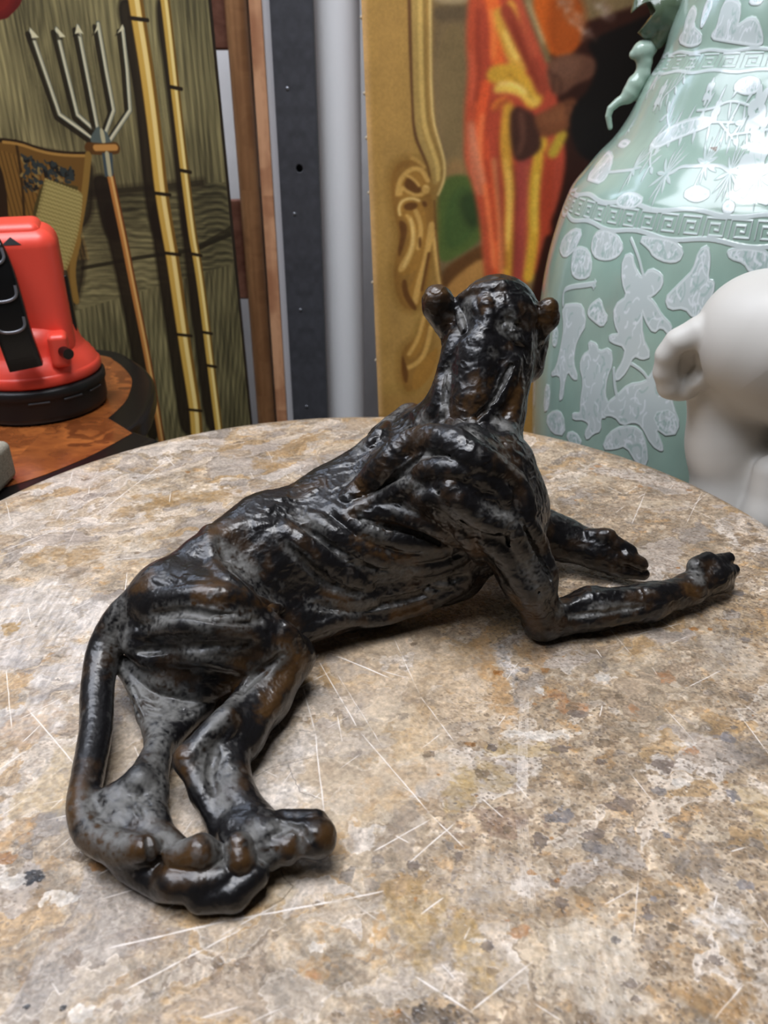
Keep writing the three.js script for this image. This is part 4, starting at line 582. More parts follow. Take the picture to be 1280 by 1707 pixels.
  ['G', 1.2, [-99.1,16.1,65.2,0.7,-94.1,14.6,62.6,0.9,-89.8,13,58.6,0.7]],
  ['G', 1.2, [-99.7,16.8,111.2,0.7,-96.2,18,114.5,0.9,-93.7,18.7,116.4,0.7]],
  ['G', 1.2, [-99.9,17.5,116.4,0.7,-97.3,18,119.8,0.9,-95.7,18.1,122,0.7]],
];
  const PATCHES = [
  ['B', 1, [-12.9,81.8,-40.4,6,-2.8,93.5,-37.4,6,10.6,106.5,-37.6,6,23.5,114.4,-30.9,6]],
  ['B', 1, [0,70.1,-26.1,4,18.9,68.7,-22.1,4]],
  ['B', 1, [-12.6,61,-18.4,5,3.2,53,-19.5,5,16.1,47.7,-22,5]],
  ['B', 1, [-27,37.1,-8.9,6,-20.8,31.5,-8.8,6]],
  ['B', 1, [49.7,60.2,-10.6,5,45.7,69.6,-6.8,5]],
  ['B', 1, [49.9,133.8,-60.7,7,46,122.8,-54.2,7]],
  ['B', 1, [89.9,168.9,-92.8,5,92.4,164.4,-91.4,5,89.7,157.9,-91,5]],
  ['B', 1, [22.6,171.7,-102,4,29.6,174.9,-99.3,4]],
  ['B', 1, [52.4,172.5,-86.9,4,55,169.7,-82.8,4]],
  ['B', 1, [-68.4,23.8,142.4,7,-75.5,21.1,142.1,7]],
  ['B', 1, [-54.8,22.1,138.9,6,-51.3,19.9,141.1,6]],
  ['B', 1, [-34.2,18.5,134.7,6,-34.2,18.5,134.7,6]],
  ['B', 1, [-21.7,19.8,133,5,-21.7,19.8,133,5]],
  ['B', 1, [-113.4,17.3,130.1,7,-98.6,20.2,139.5,7,-91.1,23.4,140.5,7]],
  ['B', 1, [-85.9,24.5,94.5,6,-82.7,22.1,98.8,6]],
  ['B', 1, [-48.4,24.9,46.7,6,-54.6,20.6,66.5,6]],
  ['B', 1, [-85.4,72.1,-8.5,8,-85.4,72.1,-8.5,8]],
  ['B', 1, [-45.8,36.1,38.3,6,-40.6,27.7,36.8,6]],
  ['B', 1, [-83.3,65.3,35.7,6,-55.4,49.8,23.1,6]],
  ['B', 1, [69.7,33.5,-5.9,6,81.2,16.2,-8.3,6]],
  ['B', 1, [-128.2,16.4,108,6,-122,16.4,120.1,6]],
  ['B', 1, [6.6,18.2,-16.6,6,20,18.5,-22,6]],
  ['B', 1, [175,18.4,-37,5,178.8,16.4,-37,5]],
  ['B', 1, [-116.3,63.4,22.7,7,-116.3,63.4,22.7,7]],
  ['B', 1, [-69.2,31.7,46.2,6,-74.7,17.6,46.7,6]],
  ['B', 1, [67.3,121.4,-57.9,6,71.6,129,-65,6]],
  ['D', 1, [-105,54.9,36.8,4,-89.5,59.9,41.9,4,-75.8,57.6,44.3,4,-61.6,52.2,36.9,4]],
  ['D', 1, [-90.9,44.3,48.9,4,-72.1,43.6,47.9,4,-65.9,44,44.8,4]],
  ['D', 1, [-48.7,34.1,41.2,4,-61.8,26.5,49.9,4,-69.5,25.8,66,4,-71.8,29.8,80.3,4]],
  ['D', 1, [-125.9,21.9,34.1,9,-108.8,15,60.4,9]],
  ['D', 1, [-116.4,19.5,40.3,8,-96.1,14.1,55.4,8]],
  ['D', 1, [-104.7,15.7,65.1,6,-98.6,20,84.7,6]],
  ['D', 1, [-90.7,13.6,54.7,5,-99.8,15.4,62.9,5]],
  ['D', 1, [-100,16.9,72.2,4,-99.1,20.1,84.8,4]],
  ['D', 1, [-75.2,22.4,92.3,6,-72.4,19.6,101.3,6]],
  ['D', 1, [-116.7,15.5,113.4,7,-112.2,16.6,123.2,7,-100,21.1,134.1,7]],
  ['D', 1, [-89.2,17.2,129.5,5,-82.8,17,132.1,5]],
  ['D', 1, [-63.4,21.1,135.5,4,-61.7,17.6,140.5,4]],
  ['D', 1, [-127.5,51.1,25,5,-130.8,35.1,32.3,5]],
  ['D', 1, [-82.9,69.5,-3.8,4,-75,63.4,11.9,4,-64.4,58.2,17.3,4]],
  ['D', 1, [3.2,78.8,-28.6,3.5,15.5,80.1,-19.5,3.5]],
  ['D', 1, [29.9,83.7,-6.2,3.5,31.1,88,-4.5,3.5]],
  ['D', 1, [47.2,89.1,-2.5,4,59.3,85.5,-2.8,4,62.5,82.2,-2.8,4]],
  ['D', 1, [9.2,94.6,-24.9,4,18,94.9,-13.9,4]],
  ['D', 1, [62.1,160.2,-75.8,3,70.4,155.5,-75.4,3]],
  ['D', 1, [40.8,157.5,-86.3,4,43.9,162.3,-86.6,4]],
  ['D', 1, [94.5,22.6,-13.3,4,94.5,22.6,-13.3,4]],
  ['D', 1, [69.1,77.8,-4.6,3,77.2,55.9,-5.8,3]],
  ['D', 1, [0,95.6,-106.4,4,-13.6,92.4,-72.9,4]],
  ['D', 1, [20.2,108.1,-74.5,3,16.8,102.2,-71.2,3]],
  ['D', 1, [41.4,117.3,-18.7,3,56.4,110.1,-16.6,3]],
  ['D', 1, [-35,15.6,1.6,3,-19.4,17.4,-6.6,3]],
  ['D', 1, [-51.2,32.5,42.7,4,-56.7,28.4,46.5,4]],
  ['D', 1, [-100.2,16.5,111.2,5,-93,18.4,118.9,5]],
  ['D', 1, [179.6,25.9,-54.2,4,181.9,22.2,-43.8,4]],
  ['D', 1, [57.2,147.9,-68,3,48,155.4,-75.8,3]],
  ['D', 1, [-80.7,53.7,47.8,3,-79.6,60.3,42.9,3]],
  ['D', 1, [18.4,111.3,-32.7,4,13.6,100.3,-75.8,4]],
  ['D', 1, [-108.2,17.6,112.2,6,-102.3,17.1,116.4,6]],
  ['D', 1, [-99.5,19.5,107.7,6,-93.7,16.4,108,6]],
  ['D', 1, [-96.3,19.1,94.2,5,-92.1,14.9,100.2,5]],
  ['D', 1, [-115.1,15.3,114.7,7,-105.2,19,129.5,7]],
  ['D', 1, [-85.3,17.6,131.1,5,-76.9,21,135.9,5]],
  ['D', 1, [-50.4,20,131.8,5,-45.5,16.1,136.7,5]],
  ['D', 1, [-65,19.3,101,4,-64.9,16.6,114.3,4]],
  ['D', 1, [-42.7,21.2,128.6,3,-36.8,20.7,130.2,3]],
  ['D', 1, [-85,58.2,44.7,5,-66.8,54.1,40.9,5]],
  ['D', 1, [-110.8,48,35.4,4,-97,55.4,41.7,4]],
  ['D', 1, [-127.5,43.6,29.3,5,-125.1,36.3,36.2,5]],
  ['D', 1, [-88.6,41.5,49.7,4,-72.3,40.9,48.1,4]],
  ['D', 1, [-77.1,64.5,-0.5,6,-67.9,56.8,4.3,6]],
  ['D', 1, [-44.5,72.3,-27.4,4,-31.5,68.3,-21.5,4]],
  ['D', 1, [-9.5,66.3,-22,4,0,63.6,-22.2,4]],
  ['D', 1, [4.8,45.4,-19.7,4,16.2,41.8,-22.3,4]],
  ['D', 1, [21.8,111.4,-75.1,4,23.7,107.4,-62.9,4]],
  ['D', 1, [40.9,115.7,-46.5,4,44.7,118.6,-23.3,4]],
  ['D', 1, [60.2,117.4,-50.7,4,64.4,113.3,-44.1,4]],
  ['D', 1, [70.5,60.1,-4.8,5,82.9,39.2,-3.1,5]],
  ['D', 1, [89.3,32.1,-7.9,4,92.2,44,-12.9,4]],
  ['D', 1, [115,20.5,-16.3,3,136.6,17.9,-21.7,3]],
  ['D', 1, [70.4,156.9,-76.1,4,67,164.4,-78.4,4]],
  ['D', 1, [42.6,164.4,-91.2,4,45.6,169.3,-91.1,4]],
  ['D', 1, [-16.4,83,-49.1,4,-6.5,93.9,-48.9,4]],
  ['D', 1, [3.6,98.2,-99.8,4,10.9,101.7,-110.6,4]],
];
  const list = [...prims(BONES, () => 1), ...prims(STROKES, (k) => (k === 'R' ? 1 : -1))];
  const detail = (x, y, z, fine) => {                   // the modeller's touch: pressed pellets, tool marks, small pits
    const rough = 0.24 + 0.76 * sstep(-75, 5, x + 0.4 * y), wx = x + 2.5 * noise3(x / 7, y / 7, z / 7), wy = y + 2.5 * noise3(x / 7 + 9, y / 7, z / 7), n = fbm3(wx / 8, wy / 8, z / 8, 2), r = 1 - Math.abs(noise3(wx / 4.2 + 30, wy / 3.2, z / 4.2)) * 2;
    let d = rough * (0.58 * n + 0.24 * Math.max(-0.5, r));
    d += 0.1 * noise3(x / 2.2, y / 2.2, z / 2.2) * (0.5 + 0.5 * rough);
    if (fine) d += 0.06 * noise3(x / 1.0, y / 1.0, z / 1.0);
    return d;
  };
  const net = surfaceNets(list, 0.7, [-172, -2.4, -158], [232, 194, 172], detail);
  const n = net.pos.length / 3, color = new Float32Array(n * 3), uv = new Float32Array(n * 2), dust = [...prims(PATCHES.filter((p) => p[0] === 'D'), () => 1), ...prims(STROKES.filter((p) => p[0] === 'G' && p[1] < 3), () => 1).map((p) => ({ ...p, r: p.r * 1.15 }))], rub = prims(PATCHES.filter((p) => p[0] === 'B'), () => 1);
  for (let i = 0; i < n; i++) {
    const x = net.pos[i * 3], y = net.pos[i * 3 + 1], z = net.pos[i * 3 + 2], a = fbm3(x / 16, y / 16, z / 16, 3), b = fbm3(x / 3.5, y / 3.5, z / 3.5, 3), c = noise3(x / 1.1, y / 1.1, z / 1.1);
    let d = 9, w = 9; for (const p of dust) d = Math.min(d, capsule(p, x, y, z) / p.r); for (const p of rub) w = Math.min(w, capsule(p, x, y, z) / p.r);
    const dusty = clamp((1 - sstep(-0.35, 0.5, d + 1.3 * b + 0.3 * c)) * (0.66 + 1.3 * b + 0.5 * c) + 0.25 * sstep(0.28, 0.5, b + 0.3 * a)), brown = clamp((1 - sstep(-0.9, 0.4, w + 1.4 * b)) + 0.4 * sstep(0.06, 0.36, a + 0.25 * b)) * (1 - dusty);
    const base = [0.0065, 0.006, 0.0066], br = [0.088, 0.042, 0.011], du = [0.155, 0.15, 0.137];
    for (let k = 0; k < 3; k++) color[i * 3 + k] = lerp(lerp(base[k] * (1 + 0.4 * b), br[k] * (1 + 0.5 * b), brown * 0.62), du[k], dusty * 0.78);
    uv[i * 2] = 0.02 + 0.96 * clamp(dusty); uv[i * 2 + 1] = 0.5;
  }
  const g = netGeometry(net);
  g.setAttribute('color', new THREE.BufferAttribute(color, 3)); g.setAttribute('uv', new THREE.BufferAttribute(uv, 2));
  const ramp = new Uint8Array(64 * 4); for (let i = 0; i < 64; i++) ramp.set([0, lerp(0.3, 0.6, i / 63) * 255, 0, 255], i * 4);
  const bronze = std({ vertexColors: true, color: 0xffffff, roughness: 1, roughnessMap: dataTex(64, 1, ramp, false), metalness: 0, ior: 1.52 });
  const m = tag(mesh('panther_sculpture', g, bronze), 'dark bronze sculpture of a lying big cat with raised head, on the marble table', 'sculpture');
  m.position.set(0, T, -0.34);
}
// ------------------------------------------------------------------ small wooden table with ebonised scalloped rim, torch and stone block on it
function woodTexture(n, base, dark, sx, sy, seed, burl = 0) {
  const d = new Uint8Array(n * n * 4);
  for (let j = 0; j < n; j++) for (let i = 0; i < n; i++) {
    const x = i / n, y = j / n, w = fbm2(x * 5 + seed, y * 5, 4) * (0.5 + burl), g = fbm2(x * sx + w * 3 + seed, y * sy + w * 4 * (1 + burl), 4), f = fbm2(x * sx * 6, y * sy * 3 + seed, 3), t = clamp(0.5 + 0.9 * g + 0.35 * f);
    for (let c = 0; c < 3; c++) d[(j * n + i) * 4 + c] = clamp(lerp(dark[c], base[c], t), 0, 255); d[(j * n + i) * 4 + 3] = 255;
  }
  const t = dataTex(n, n, d, true); t.wrapS = t.wrapT = THREE.RepeatWrapping; return t;
}
const ebony = std({ color: 0x0d0c0d, roughness: 0.3 });
{
  const inner = [-359.1, 963.9, -327.6, 936.5, -302.2, 896.6, -286.7, 861.7, -276.1, 805.8, -276, 773, -278.7, 747.4, -260.8, 727.8, -243.2, 707.6, -264.6, 656.2, -288.9, 617.8, -305.6, 598.8], outer = [-355.1, 984.7, -317.2, 948.8, -285.7, 903.4, -264.7, 853.3, -252.1, 783.7, -250, 742.4, -254.6, 716.8, -240.3, 707.6, -222.3, 694.2, -245.6, 640.4, -269.8, 603.4, -284.5, 578.4];
  const outline = (p, e) => { const v = []; for (let i = 0; i < p.length; i += 2) v.push(new THREE.Vector2(p[i] / 1000, p[i + 1] / 1000)); const s = new THREE.Shape(); s.moveTo(-0.8, 0.94 + e); s.lineTo(v[0].x - 0.1, v[0].y + 0.012 + e * 0.5); s.splineThru(v.slice(0, 7)); s.splineThru(v.slice(7, 9)); s.splineThru(v.slice(9)); s.lineTo(-0.42, 0.5 - e); s.lineTo(-0.8, 0.5 - e); s.closePath(); return s; };
  const g = thing('side_table', 'small inlaid brown wooden table with a black scalloped rim, under the red torch', 'table', new THREE.Vector3(-0.55, 0, -0.75));
  const flat = (s, depth, bevel, y) => new THREE.ExtrudeGeometry(s, { depth, bevelEnabled: bevel > 0, bevelSize: bevel, bevelThickness: bevel, bevelSegments: 4, curveSegments: 24 }).rotateX(-Math.PI / 2).translate(0.55, y, 0.75);
  mesh('rim', flat(outline(outer, 0.012), 0.012, 0.006, T - 0.0385), ebony, g);
  const top = flat(outline(inner, 0), 0.003, 0, T - 0.023), uv = top.attributes.uv, p = top.attributes.position;
  for (let i = 0; i < uv.count; i++) uv.setXY(i, p.getX(i) / 0.22, p.getZ(i) / 0.16);
  mesh('inlaid_top', top, std({ map: woodTexture(512, [168, 98, 48], [104, 54, 26], 2.2, 5, 4, 0.35), roughness: 0.22, clearcoat: 0.5, clearcoatRoughness: 0.15 }), g);
  mesh('pedestal', lathe([[0.001, 0], [0.2, 0], [0.2, 0.03], [0.06, 0.08], [0.035, 0.2], [0.05, 0.4], [0.03, 0.55], [0.08, T - 0.06], [0.14, T - 0.0445], [0.001, T - 0.0445]], 40), ebony, g);
  const b = tag(mesh('stone_block', rbox(0.088, 0.034, 0.07, 0.006), std({ map: plaster(21, [150, 144, 130], 0.25), roughness: 0.85 })), 'grey stone block lying on the wooden side table at the left edge', 'block');
  b.position.copy(at(-0.357, -0.003, 0.577));
}
{
  const g = thing('torch', 'red plastic lantern torch standing lens down with black handle and black base ring', 'torch', at(-0.36, -0.02, 0.787)); const TURN = 0.34; g.rotation.y = TURN;
  const red = std({ color: 0xf4503e, roughness: 0.4, clearcoat: 0.2, clearcoatRoughness: 0.3 }), black = std({ color: 0x0b0b0c, roughness: 0.32 }), soft = std({ color: 0x131314, roughness: 0.5 });
  mesh('lens_ring', lathe([[0.001, 0], [0.062, 0], [0.0655, 0.003], [0.0665, 0.008], [0.0665, 0.026], [0.068, 0.027], [0.068, 0.033], [0.0655, 0.036], [0.001, 0.036]], 72), soft, g);
  mesh('body', merge([lathe([[0.001, 0.036], [0.0635, 0.036], [0.0655, 0.039], [0.0655, 0.045], [0.0635, 0.0475], [0.0625, 0.048], [0.0615, 0.052], [0.0595, 0.0535], [0.058, 0.0575], [0.0555, 0.059], [0.0535, 0.063], [0.0515, 0.0645], [0.049, 0.073], [0.046, 0.086], [0.03, 0.094], [0.001, 0.095]], 72), rbox(0.09, 0.128, 0.076, 0.017, 0, 0.115, 0), rbox(0.07, 0.02, 0.06, 0.009, -0.002, 0.174, 0)]), red, g);
  // strap handle in front of the body, grip-edge highlights put in as three grey metal tubes, and its lug and pin
  const path = [-382.1, 160.8, -752, 0, -355.8, 152.7, -728, 0, -346.7, 130.6, -722, 0, -342.7, 104.8, -719, 0, -340.2, 78, -717, 0, -337.3, 55.4, -717, 0, -336, 42.4, -718, 0], v = []; for (let i = 0; i < path.length; i += 4) v.push(new THREE.Vector3(path[i] / 1000 + 0.36, path[i + 1] / 1000 + 0.02, path[i + 2] / 1000 + 0.787));
  for (const q of v) q.applyAxisAngle(new THREE.Vector3(0, 1, 0), -TURN);
  const curve = new THREE.CatmullRomCurve3(v), strap = new THREE.Shape(); strap.moveTo(-0.006, -0.015); strap.lineTo(0.003, -0.015); strap.quadraticCurveTo(0.006, -0.015, 0.006, -0.011); strap.lineTo(0.006, 0.011); strap.quadraticCurveTo(0.006, 0.015, 0.003, 0.015); strap.lineTo(-0.006, 0.015); strap.closePath();
  const ribbon = (() => { const pos = [], idx = [], N = 40, pts = strap.getPoints(6), M = pts.length; for (let i = 0; i <= N; i++) { const p = curve.getPointAt(i / N), t = curve.getTangentAt(i / N), s = new THREE.Vector3(1, 0, 0).addScaledVector(t, -t.x).normalize(), n = new THREE.Vector3().crossVectors(s, t).normalize(); for (const q of pts) { const w = p.clone().addScaledVector(n, -q.x).addScaledVector(s, q.y); pos.push(w.x, w.y, w.z); } } for (let i = 0; i < N; i++) for (let j = 0; j < M - 1; j++) { const a = i * M + j, b = a + M; idx.push(a, a + 1, b, b, a + 1, b + 1); } for (const [o, r] of [[0, 1], [N * M, 0]]) for (let j = 1; j < M - 2; j++) r ? idx.push(o, o + j + 1, o + j) : idx.push(o, o + j, o + j + 1); const q = new THREE.BufferGeometry(); q.setAttribute('position', new THREE.Float32BufferAttribute(pos, 3)); q.setIndex(idx); const z = q.toNonIndexed(); z.computeVertexNormals(); return z; })();
  const hm = std({ color: 0x0b0b0c, roughness: 0.3, side: THREE.DoubleSide });
  const handle = mesh('handle', ribbon, hm, g);
  for (const t of [0.36, 0.56, 0.74]) { const c = curve.getPointAt(t), tan = curve.getTangentAt(t), s = new THREE.Vector3(1, 0, 0).addScaledVector(tan, -tan.x).normalize(), n = new THREE.Vector3().crossVectors(s, tan).normalize(); if (n.z < 0) n.negate(); const P = (a, b) => c.clone().addScaledVector(n, 0.0066).addScaledVector(s, a).addScaledVector(tan, b); mesh('grip_glint', tube([P(-0.012, -0.008), P(-0.011, 0.001), P(-0.006, 0.004), P(0.006, 0.004), P(0.011, 0.001), P(0.0125, -0.008)], 0.0014, 30, 8), std({ color: 0x77777c, roughness: 0.2, metalness: 0.4 }), handle); }
  mesh('lug', rbox(0.018, 0.032, 0.026, 0.005, 0.03, 0.07, 0.047), red, g);
  mesh('pin', new THREE.CylinderGeometry(0.0052, 0.0052, 0.012, 20).rotateX(Math.PI / 2).rotateY(0.4).translate(0.036, 0.07, 0.064), black, g);
  mesh('switch_panel', rbox(0.005, 0.056, 0.03, 0.002, 0.0455, 0.104, -0.004), black, g);
  const tri = new THREE.Shape(); tri.moveTo(-0.0085, 0); tri.lineTo(0, 0.0075); tri.lineTo(0.0085, 0); tri.closePath();
  mesh('arrow_mark', new THREE.ExtrudeGeometry(tri, { depth: 0.0012, bevelEnabled: false }).rotateX(-0.45).translate(0.006, 0.166, 0.0365), black, g);
  for (const a of [0.05, 0.55, 1.0]) mesh('slot', rbox(0.02, 0.0018, 0.003, 0.0008, 0, 0.0235, 0.066).rotateY(a), std({ color: 0x3b3b3e, roughness: 0.5 }), g);
}

// ------------------------------------------------------------------ left: large painted board (a still life of fishing tackle on planks)
const soft2 = (g, p, close) => { g.beginPath(); if (close) { const n = p.length / 2, mid = (i, k) => (p[(i % n) * 2 + k] + p[((i + 1) % n) * 2 + k]) / 2; g.moveTo(mid(0, 0), mid(0, 1)); for (let i = 1; i <= n; i++) g.quadraticCurveTo(p[(i % n) * 2], p[(i % n) * 2 + 1], mid(i, 0), mid(i, 1)); g.closePath(); } else { g.moveTo(p[0], p[1]); for (let i = 2; i + 3 < p.length; i += 2) g.quadraticCurveTo(p[i], p[i + 1], (p[i] + p[i + 2]) / 2, (p[i + 1] + p[i + 3]) / 2); g.lineTo(p[p.length - 2], p[p.length - 1]); } };
const hard = (g, p) => { g.beginPath(); g.moveTo(p[0], p[1]); for (let i = 2; i < p.length; i += 2) g.lineTo(p[i], p[i + 1]); };
const line = (g, p, w, c, smooth = true) => { g.lineWidth = w; g.strokeStyle = c; g.lineJoin = g.lineCap = 'round'; smooth ? soft2(g, p) : hard(g, p); g.stroke(); };
const fill = (g, p, c, smooth = true) => { g.fillStyle = c; smooth ? soft2(g, p, true) : (hard(g, p), g.closePath()); g.fill(); };
const feather = (g, p, c, a, smooth = true, w = 10) => { g.save(); g.globalAlpha = a / 5; for (let i = 5; i >= 1; i--) { g.lineWidth = w * i / 2.5; g.strokeStyle = c; g.lineJoin = 'round'; smooth ? soft2(g, p, true) : (hard(g, p), g.closePath()); g.stroke(); } g.globalAlpha = a; fill(g, p, c, smooth); g.restore(); };
function soften(g, x, y, w, h, r) {
  const img = g.getImageData(x, y, w, h), d = img.data, t = new Float32Array(Math.max(w, h));
  for (let pass = 0; pass < 2; pass++) for (let c = 0; c < 3; c++) {
    for (let j = 0; j < h; j++) { let s = 0; for (let i = -r; i <= r; i++) s += d[(j * w + clamp(i, 0, w - 1)) * 4 + c]; for (let i = 0; i < w; i++) { t[i] = s / (2 * r + 1); s += d[(j * w + Math.min(w - 1, i + r + 1)) * 4 + c] - d[(j * w + Math.max(0, i - r)) * 4 + c]; } for (let i = 0; i < w; i++) d[(j * w + i) * 4 + c] = t[i]; }
    for (let i = 0; i < w; i++) { let s = 0; for (let j = -r; j <= r; j++) s += d[(clamp(j, 0, h - 1) * w + i) * 4 + c]; for (let j = 0; j < h; j++) { t[j] = s / (2 * r + 1); s += d[(Math.min(h - 1, j + r + 1) * w + i) * 4 + c] - d[(Math.max(0, j - r) * w + i) * 4 + c]; } for (let j = 0; j < h; j++) d[(j * w + i) * 4 + c] = t[j]; }
  }
  g.putImageData(img, x, y);
}
const shift = (p, dx, dy = 0) => p.map((v, i) => v + (i % 2 ? dy : dx));
{
  const W = 1024, H = 2048, c = newCanvas(W, H), g = c.getContext('2d'), img = g.createImageData(W, H), d = img.data;
  const knots = [[644.4, 491.2], [754.4, 504.6], [897.9, 536.1], [712.5, 767.9]], seam = [510.2, 691.3, 974.1, 671.2];
  for (let j = 0; j < H; j++) for (let i = 0; i < W; i++) {
    const y0 = lerp(seam[1], seam[3], (i - seam[0]) / (seam[2] - seam[0])), low = j > y0, low2 = low && j > y0 + 170 + 0.18 * (900 - i);
    let x = i, y = j, k = 0; for (const [kx, ky] of knots) { const dx = (i - kx) / 22, dy = (j - ky) / 58, q = Math.exp(-(dx * dx + dy * dy) * 0.5); k += q; x += q * 34 * (dx < 0 ? -1 : 1) * (1 - Math.exp(-dx * dx)); }
    const across = low && !low2, u = across ? y + 9 * fbm2(i / 120, j / 40, 3) : x + 10 * fbm2(i / 60, j / 200, 3) + (low2 ? 0.2 * j : 0.05 * j);
    const ring = Math.sin(u / 2.1 + 6 * fbm2(i / 50 + 9, j / 220, 3) + 7 * k), fib = fbm2(across ? i / 40 : i / 2.2, across ? j / 2.2 : j / 60, 3), big = fbm2(i / 90, j / 170 + 4, 3);
    const t = 0.64 + 0.09 * ring + 0.22 * fib + 0.3 * big - (low ? 0.13 : 0) - 0.18 * k * (ring > 0 ? 1 : 0), o = (j * W + i) * 4;
    d[o] = clamp(172 * t + 8, 0, 255); d[o + 1] = clamp(160 * t + 7, 0, 255); d[o + 2] = clamp(112 * t + 2, 0, 255); d[o + 3] = 255;
  }
  g.putImageData(img, 0, 0);
  // dark painted gaps between planks
  feather(g, [714.4, 681, 837.5, 675.3, 974.9, 665.8, 973.5, 675.4, 836, 683.6, 711.9, 692.1], '#2a2416', 0.7, false, 8);
  line(g, [666.6, 822.2, 766.4, 808.8, 830.8, 799.8, 894, 796.6, 943.5, 787.5, 1020.8, 763.6], 7, 'rgba(30,26,14,0.8)'); line(g, [943.5, 787.5, 984.1, 770.8, 1027, 752.4], 11, 'rgba(34,30,16,0.7)');
  // painted cast shadows of the rods, brown-black
  const sh = '#1d150b';
  feather(g, [835.7, 382.3, 876.2, 382.7, 879.2, 525.8, 874.4, 689.6, 876.7, 771.4, 841.7, 771, 838.3, 680.9, 847.1, 550.8, 846.1, 452.2], sh, 0.85, true, 6);
  feather(g, [844.2, 706.1, 880.6, 706.5, 883.8, 800.4, 882.7, 958.4, 885.7, 1123.2, 883.9, 1170.5, 843, 1174.9, 843.8, 1072.1, 843.9, 891.3, 843.9, 780.7], sh, 0.85, true, 6);
  feather(g, [915.1, 383.2, 936.5, 383.4, 934, 513.9, 933, 648.9, 933.8, 772, 911.7, 771.7, 914.4, 643.3, 920, 526.3], sh, 0.85, true, 6);
  feather(g, [914.3, 706.8, 936.7, 707.1, 938.5, 804.8, 939.6, 984.7, 940.8, 1166.3, 908.7, 1166, 910.4, 1010.4, 910.7, 859.7], sh, 0.85, true, 6);
  feather(g, [725.7, 654.9, 765.9, 658.1, 771.1, 710.9, 773.6, 770.3, 733.1, 769.9, 729, 696.4], sh, 0.9, true, 6);
  feather(g, [733.5, 704.9, 768.5, 705.3, 778.4, 846.3, 787.5, 1009.1, 790.4, 1183.9, 746.5, 1188.3, 750, 991.3, 745.8, 838], sh, 0.85, true, 6);
  // fishing rods of bamboo
  const rod = (p, w, a, b, hi, nodes) => { line(g, p, w, b); line(g, shift(p, -w * 0.08), w * 0.72, a); line(g, shift(p, w * 0.08), w * 0.3, hi); for (let i = 0; i < nodes.length; i += 2) line(g, [nodes[i] - w * 0.62, nodes[i + 1] - 2, nodes[i] + w * 0.62, nodes[i + 1] + 2], 6, '#241a0b'); };
  rod([876.2, 382.7, 876.8, 410.3, 879.2, 462.1, 880, 530.9, 878.5, 616.1, 875.4, 688.2, 879.3, 771.4, 881.3, 800.3, 882.7, 958.4, 885.1, 1041.1, 887.3, 1123.2, 882.5, 1180.1], 31, '#cfa64c', '#7a5822', '#f0d488', [876.8, 410.3, 875.9, 689, 880.4, 797.2, 883, 956.7, 883.8, 1118.5]);
  rod([936.1, 383.4, 936.6, 413.2, 934.8, 515.2, 934.4, 585.1, 933.8, 650.3, 934.5, 772, 938.5, 804.8, 940.9, 888.3, 940.7, 984.7, 941.9, 1166.3], 20, '#c8a24a', '#6f5220', '#efd68a', [936.3, 514.5, 934.6, 650.3, 936.9, 799.4, 940.1, 952.6, 940.5, 1022.2]);
  rod([768, 656.7, 771.1, 710.9, 775.4, 770.3, 778.4, 846.3, 787.5, 1009.1, 789.5, 1188.8], 17, '#b5773a', '#6d3a17', '#d9a963', []);
  // five-tined eel spear
  const tine = (p) => { line(g, shift(p, -9, 5), 9, 'rgba(24,18,8,0.8)', false); line(g, p, 8.5, '#4c5450', false); line(g, p, 6, '#b7b394', false); line(g, shift(p, -1.5), 2, '#e2dcb8', false); };
  tine([651.9, 425.4, 666.3, 491.4, 679.5, 553.6, 744.6, 594.1]); tine([705.5, 423.6, 711.7, 491.9, 717.9, 554.5, 752.5, 581.9]); tine([750.4, 420.5, 753.2, 494.8, 756.4, 575.5]); tine([793.1, 416.3, 794.6, 483, 797.5, 548.2, 772.7, 583.5]); tine([841.9, 423.8, 839.2, 483.4, 832.8, 548.6, 778.8, 597.1]);
  for (const b of [[650.2, 419.5, 650.7, 435.9, 665.9, 434.9], [704.7, 418.9, 708.8, 435.4, 721.2, 434.8], [749.9, 415.4, 741.3, 431, 751.8, 428.8, 759.5, 431.2], [793.6, 414, 792.6, 423.3, 780.9, 431.4], [843.3, 416.9, 844.3, 425, 828.8, 431.2]]) { fill(g, shift(b, -6, 4), 'rgba(24,18,8,0.7)', false); fill(g, b, '#d6cfa8', false); }
  fill(g, [733.9, 602.7, 739.6, 588.3, 751.6, 578, 758, 572.9, 765.2, 579.5, 773.6, 580.9, 779.5, 594, 782.5, 604.5], '#55605a'); fill(g, [759.8, 575.5, 769, 578.2, 769.9, 603.1, 759.8, 604.3], '#b9b28c');
  line(g, [730.7, 609.3, 758.1, 612.2, 788.4, 609.9], 20, '#5a3a16'); line(g, [744.8, 608.9, 788.6, 608.8], 11, '#c08a46');
  fill(g, [756.9, 617.5, 779.8, 617.8, 774.1, 656.8, 755.3, 658], '#3f4c50', false); line(g, [767.9, 619, 766.8, 654], 9, '#b4ad88');
  // wicker creel with a carved panel
  feather(g, [467.1, 598.6, 537, 599.3, 730, 627.9, 731, 655, 694.4, 769.5, 414.5, 766.5, 698.1, 726.6, 651, 889.3, 528.1, 980.3, 350.3, 978.5], '#1b140a', 0.6, true, 8);
  fill(g, [434.8, 590.4, 538.8, 593, 576.8, 594.5, 621.6, 610.3, 672.7, 616.6, 733, 617.8, 720.3, 654.9, 698.7, 710.2, 674.1, 769.3, 688.7, 726.5, 641.6, 825.1, 634.3, 897.3, 564.3, 938.1, 338.5, 935.8], '#6e4e20');
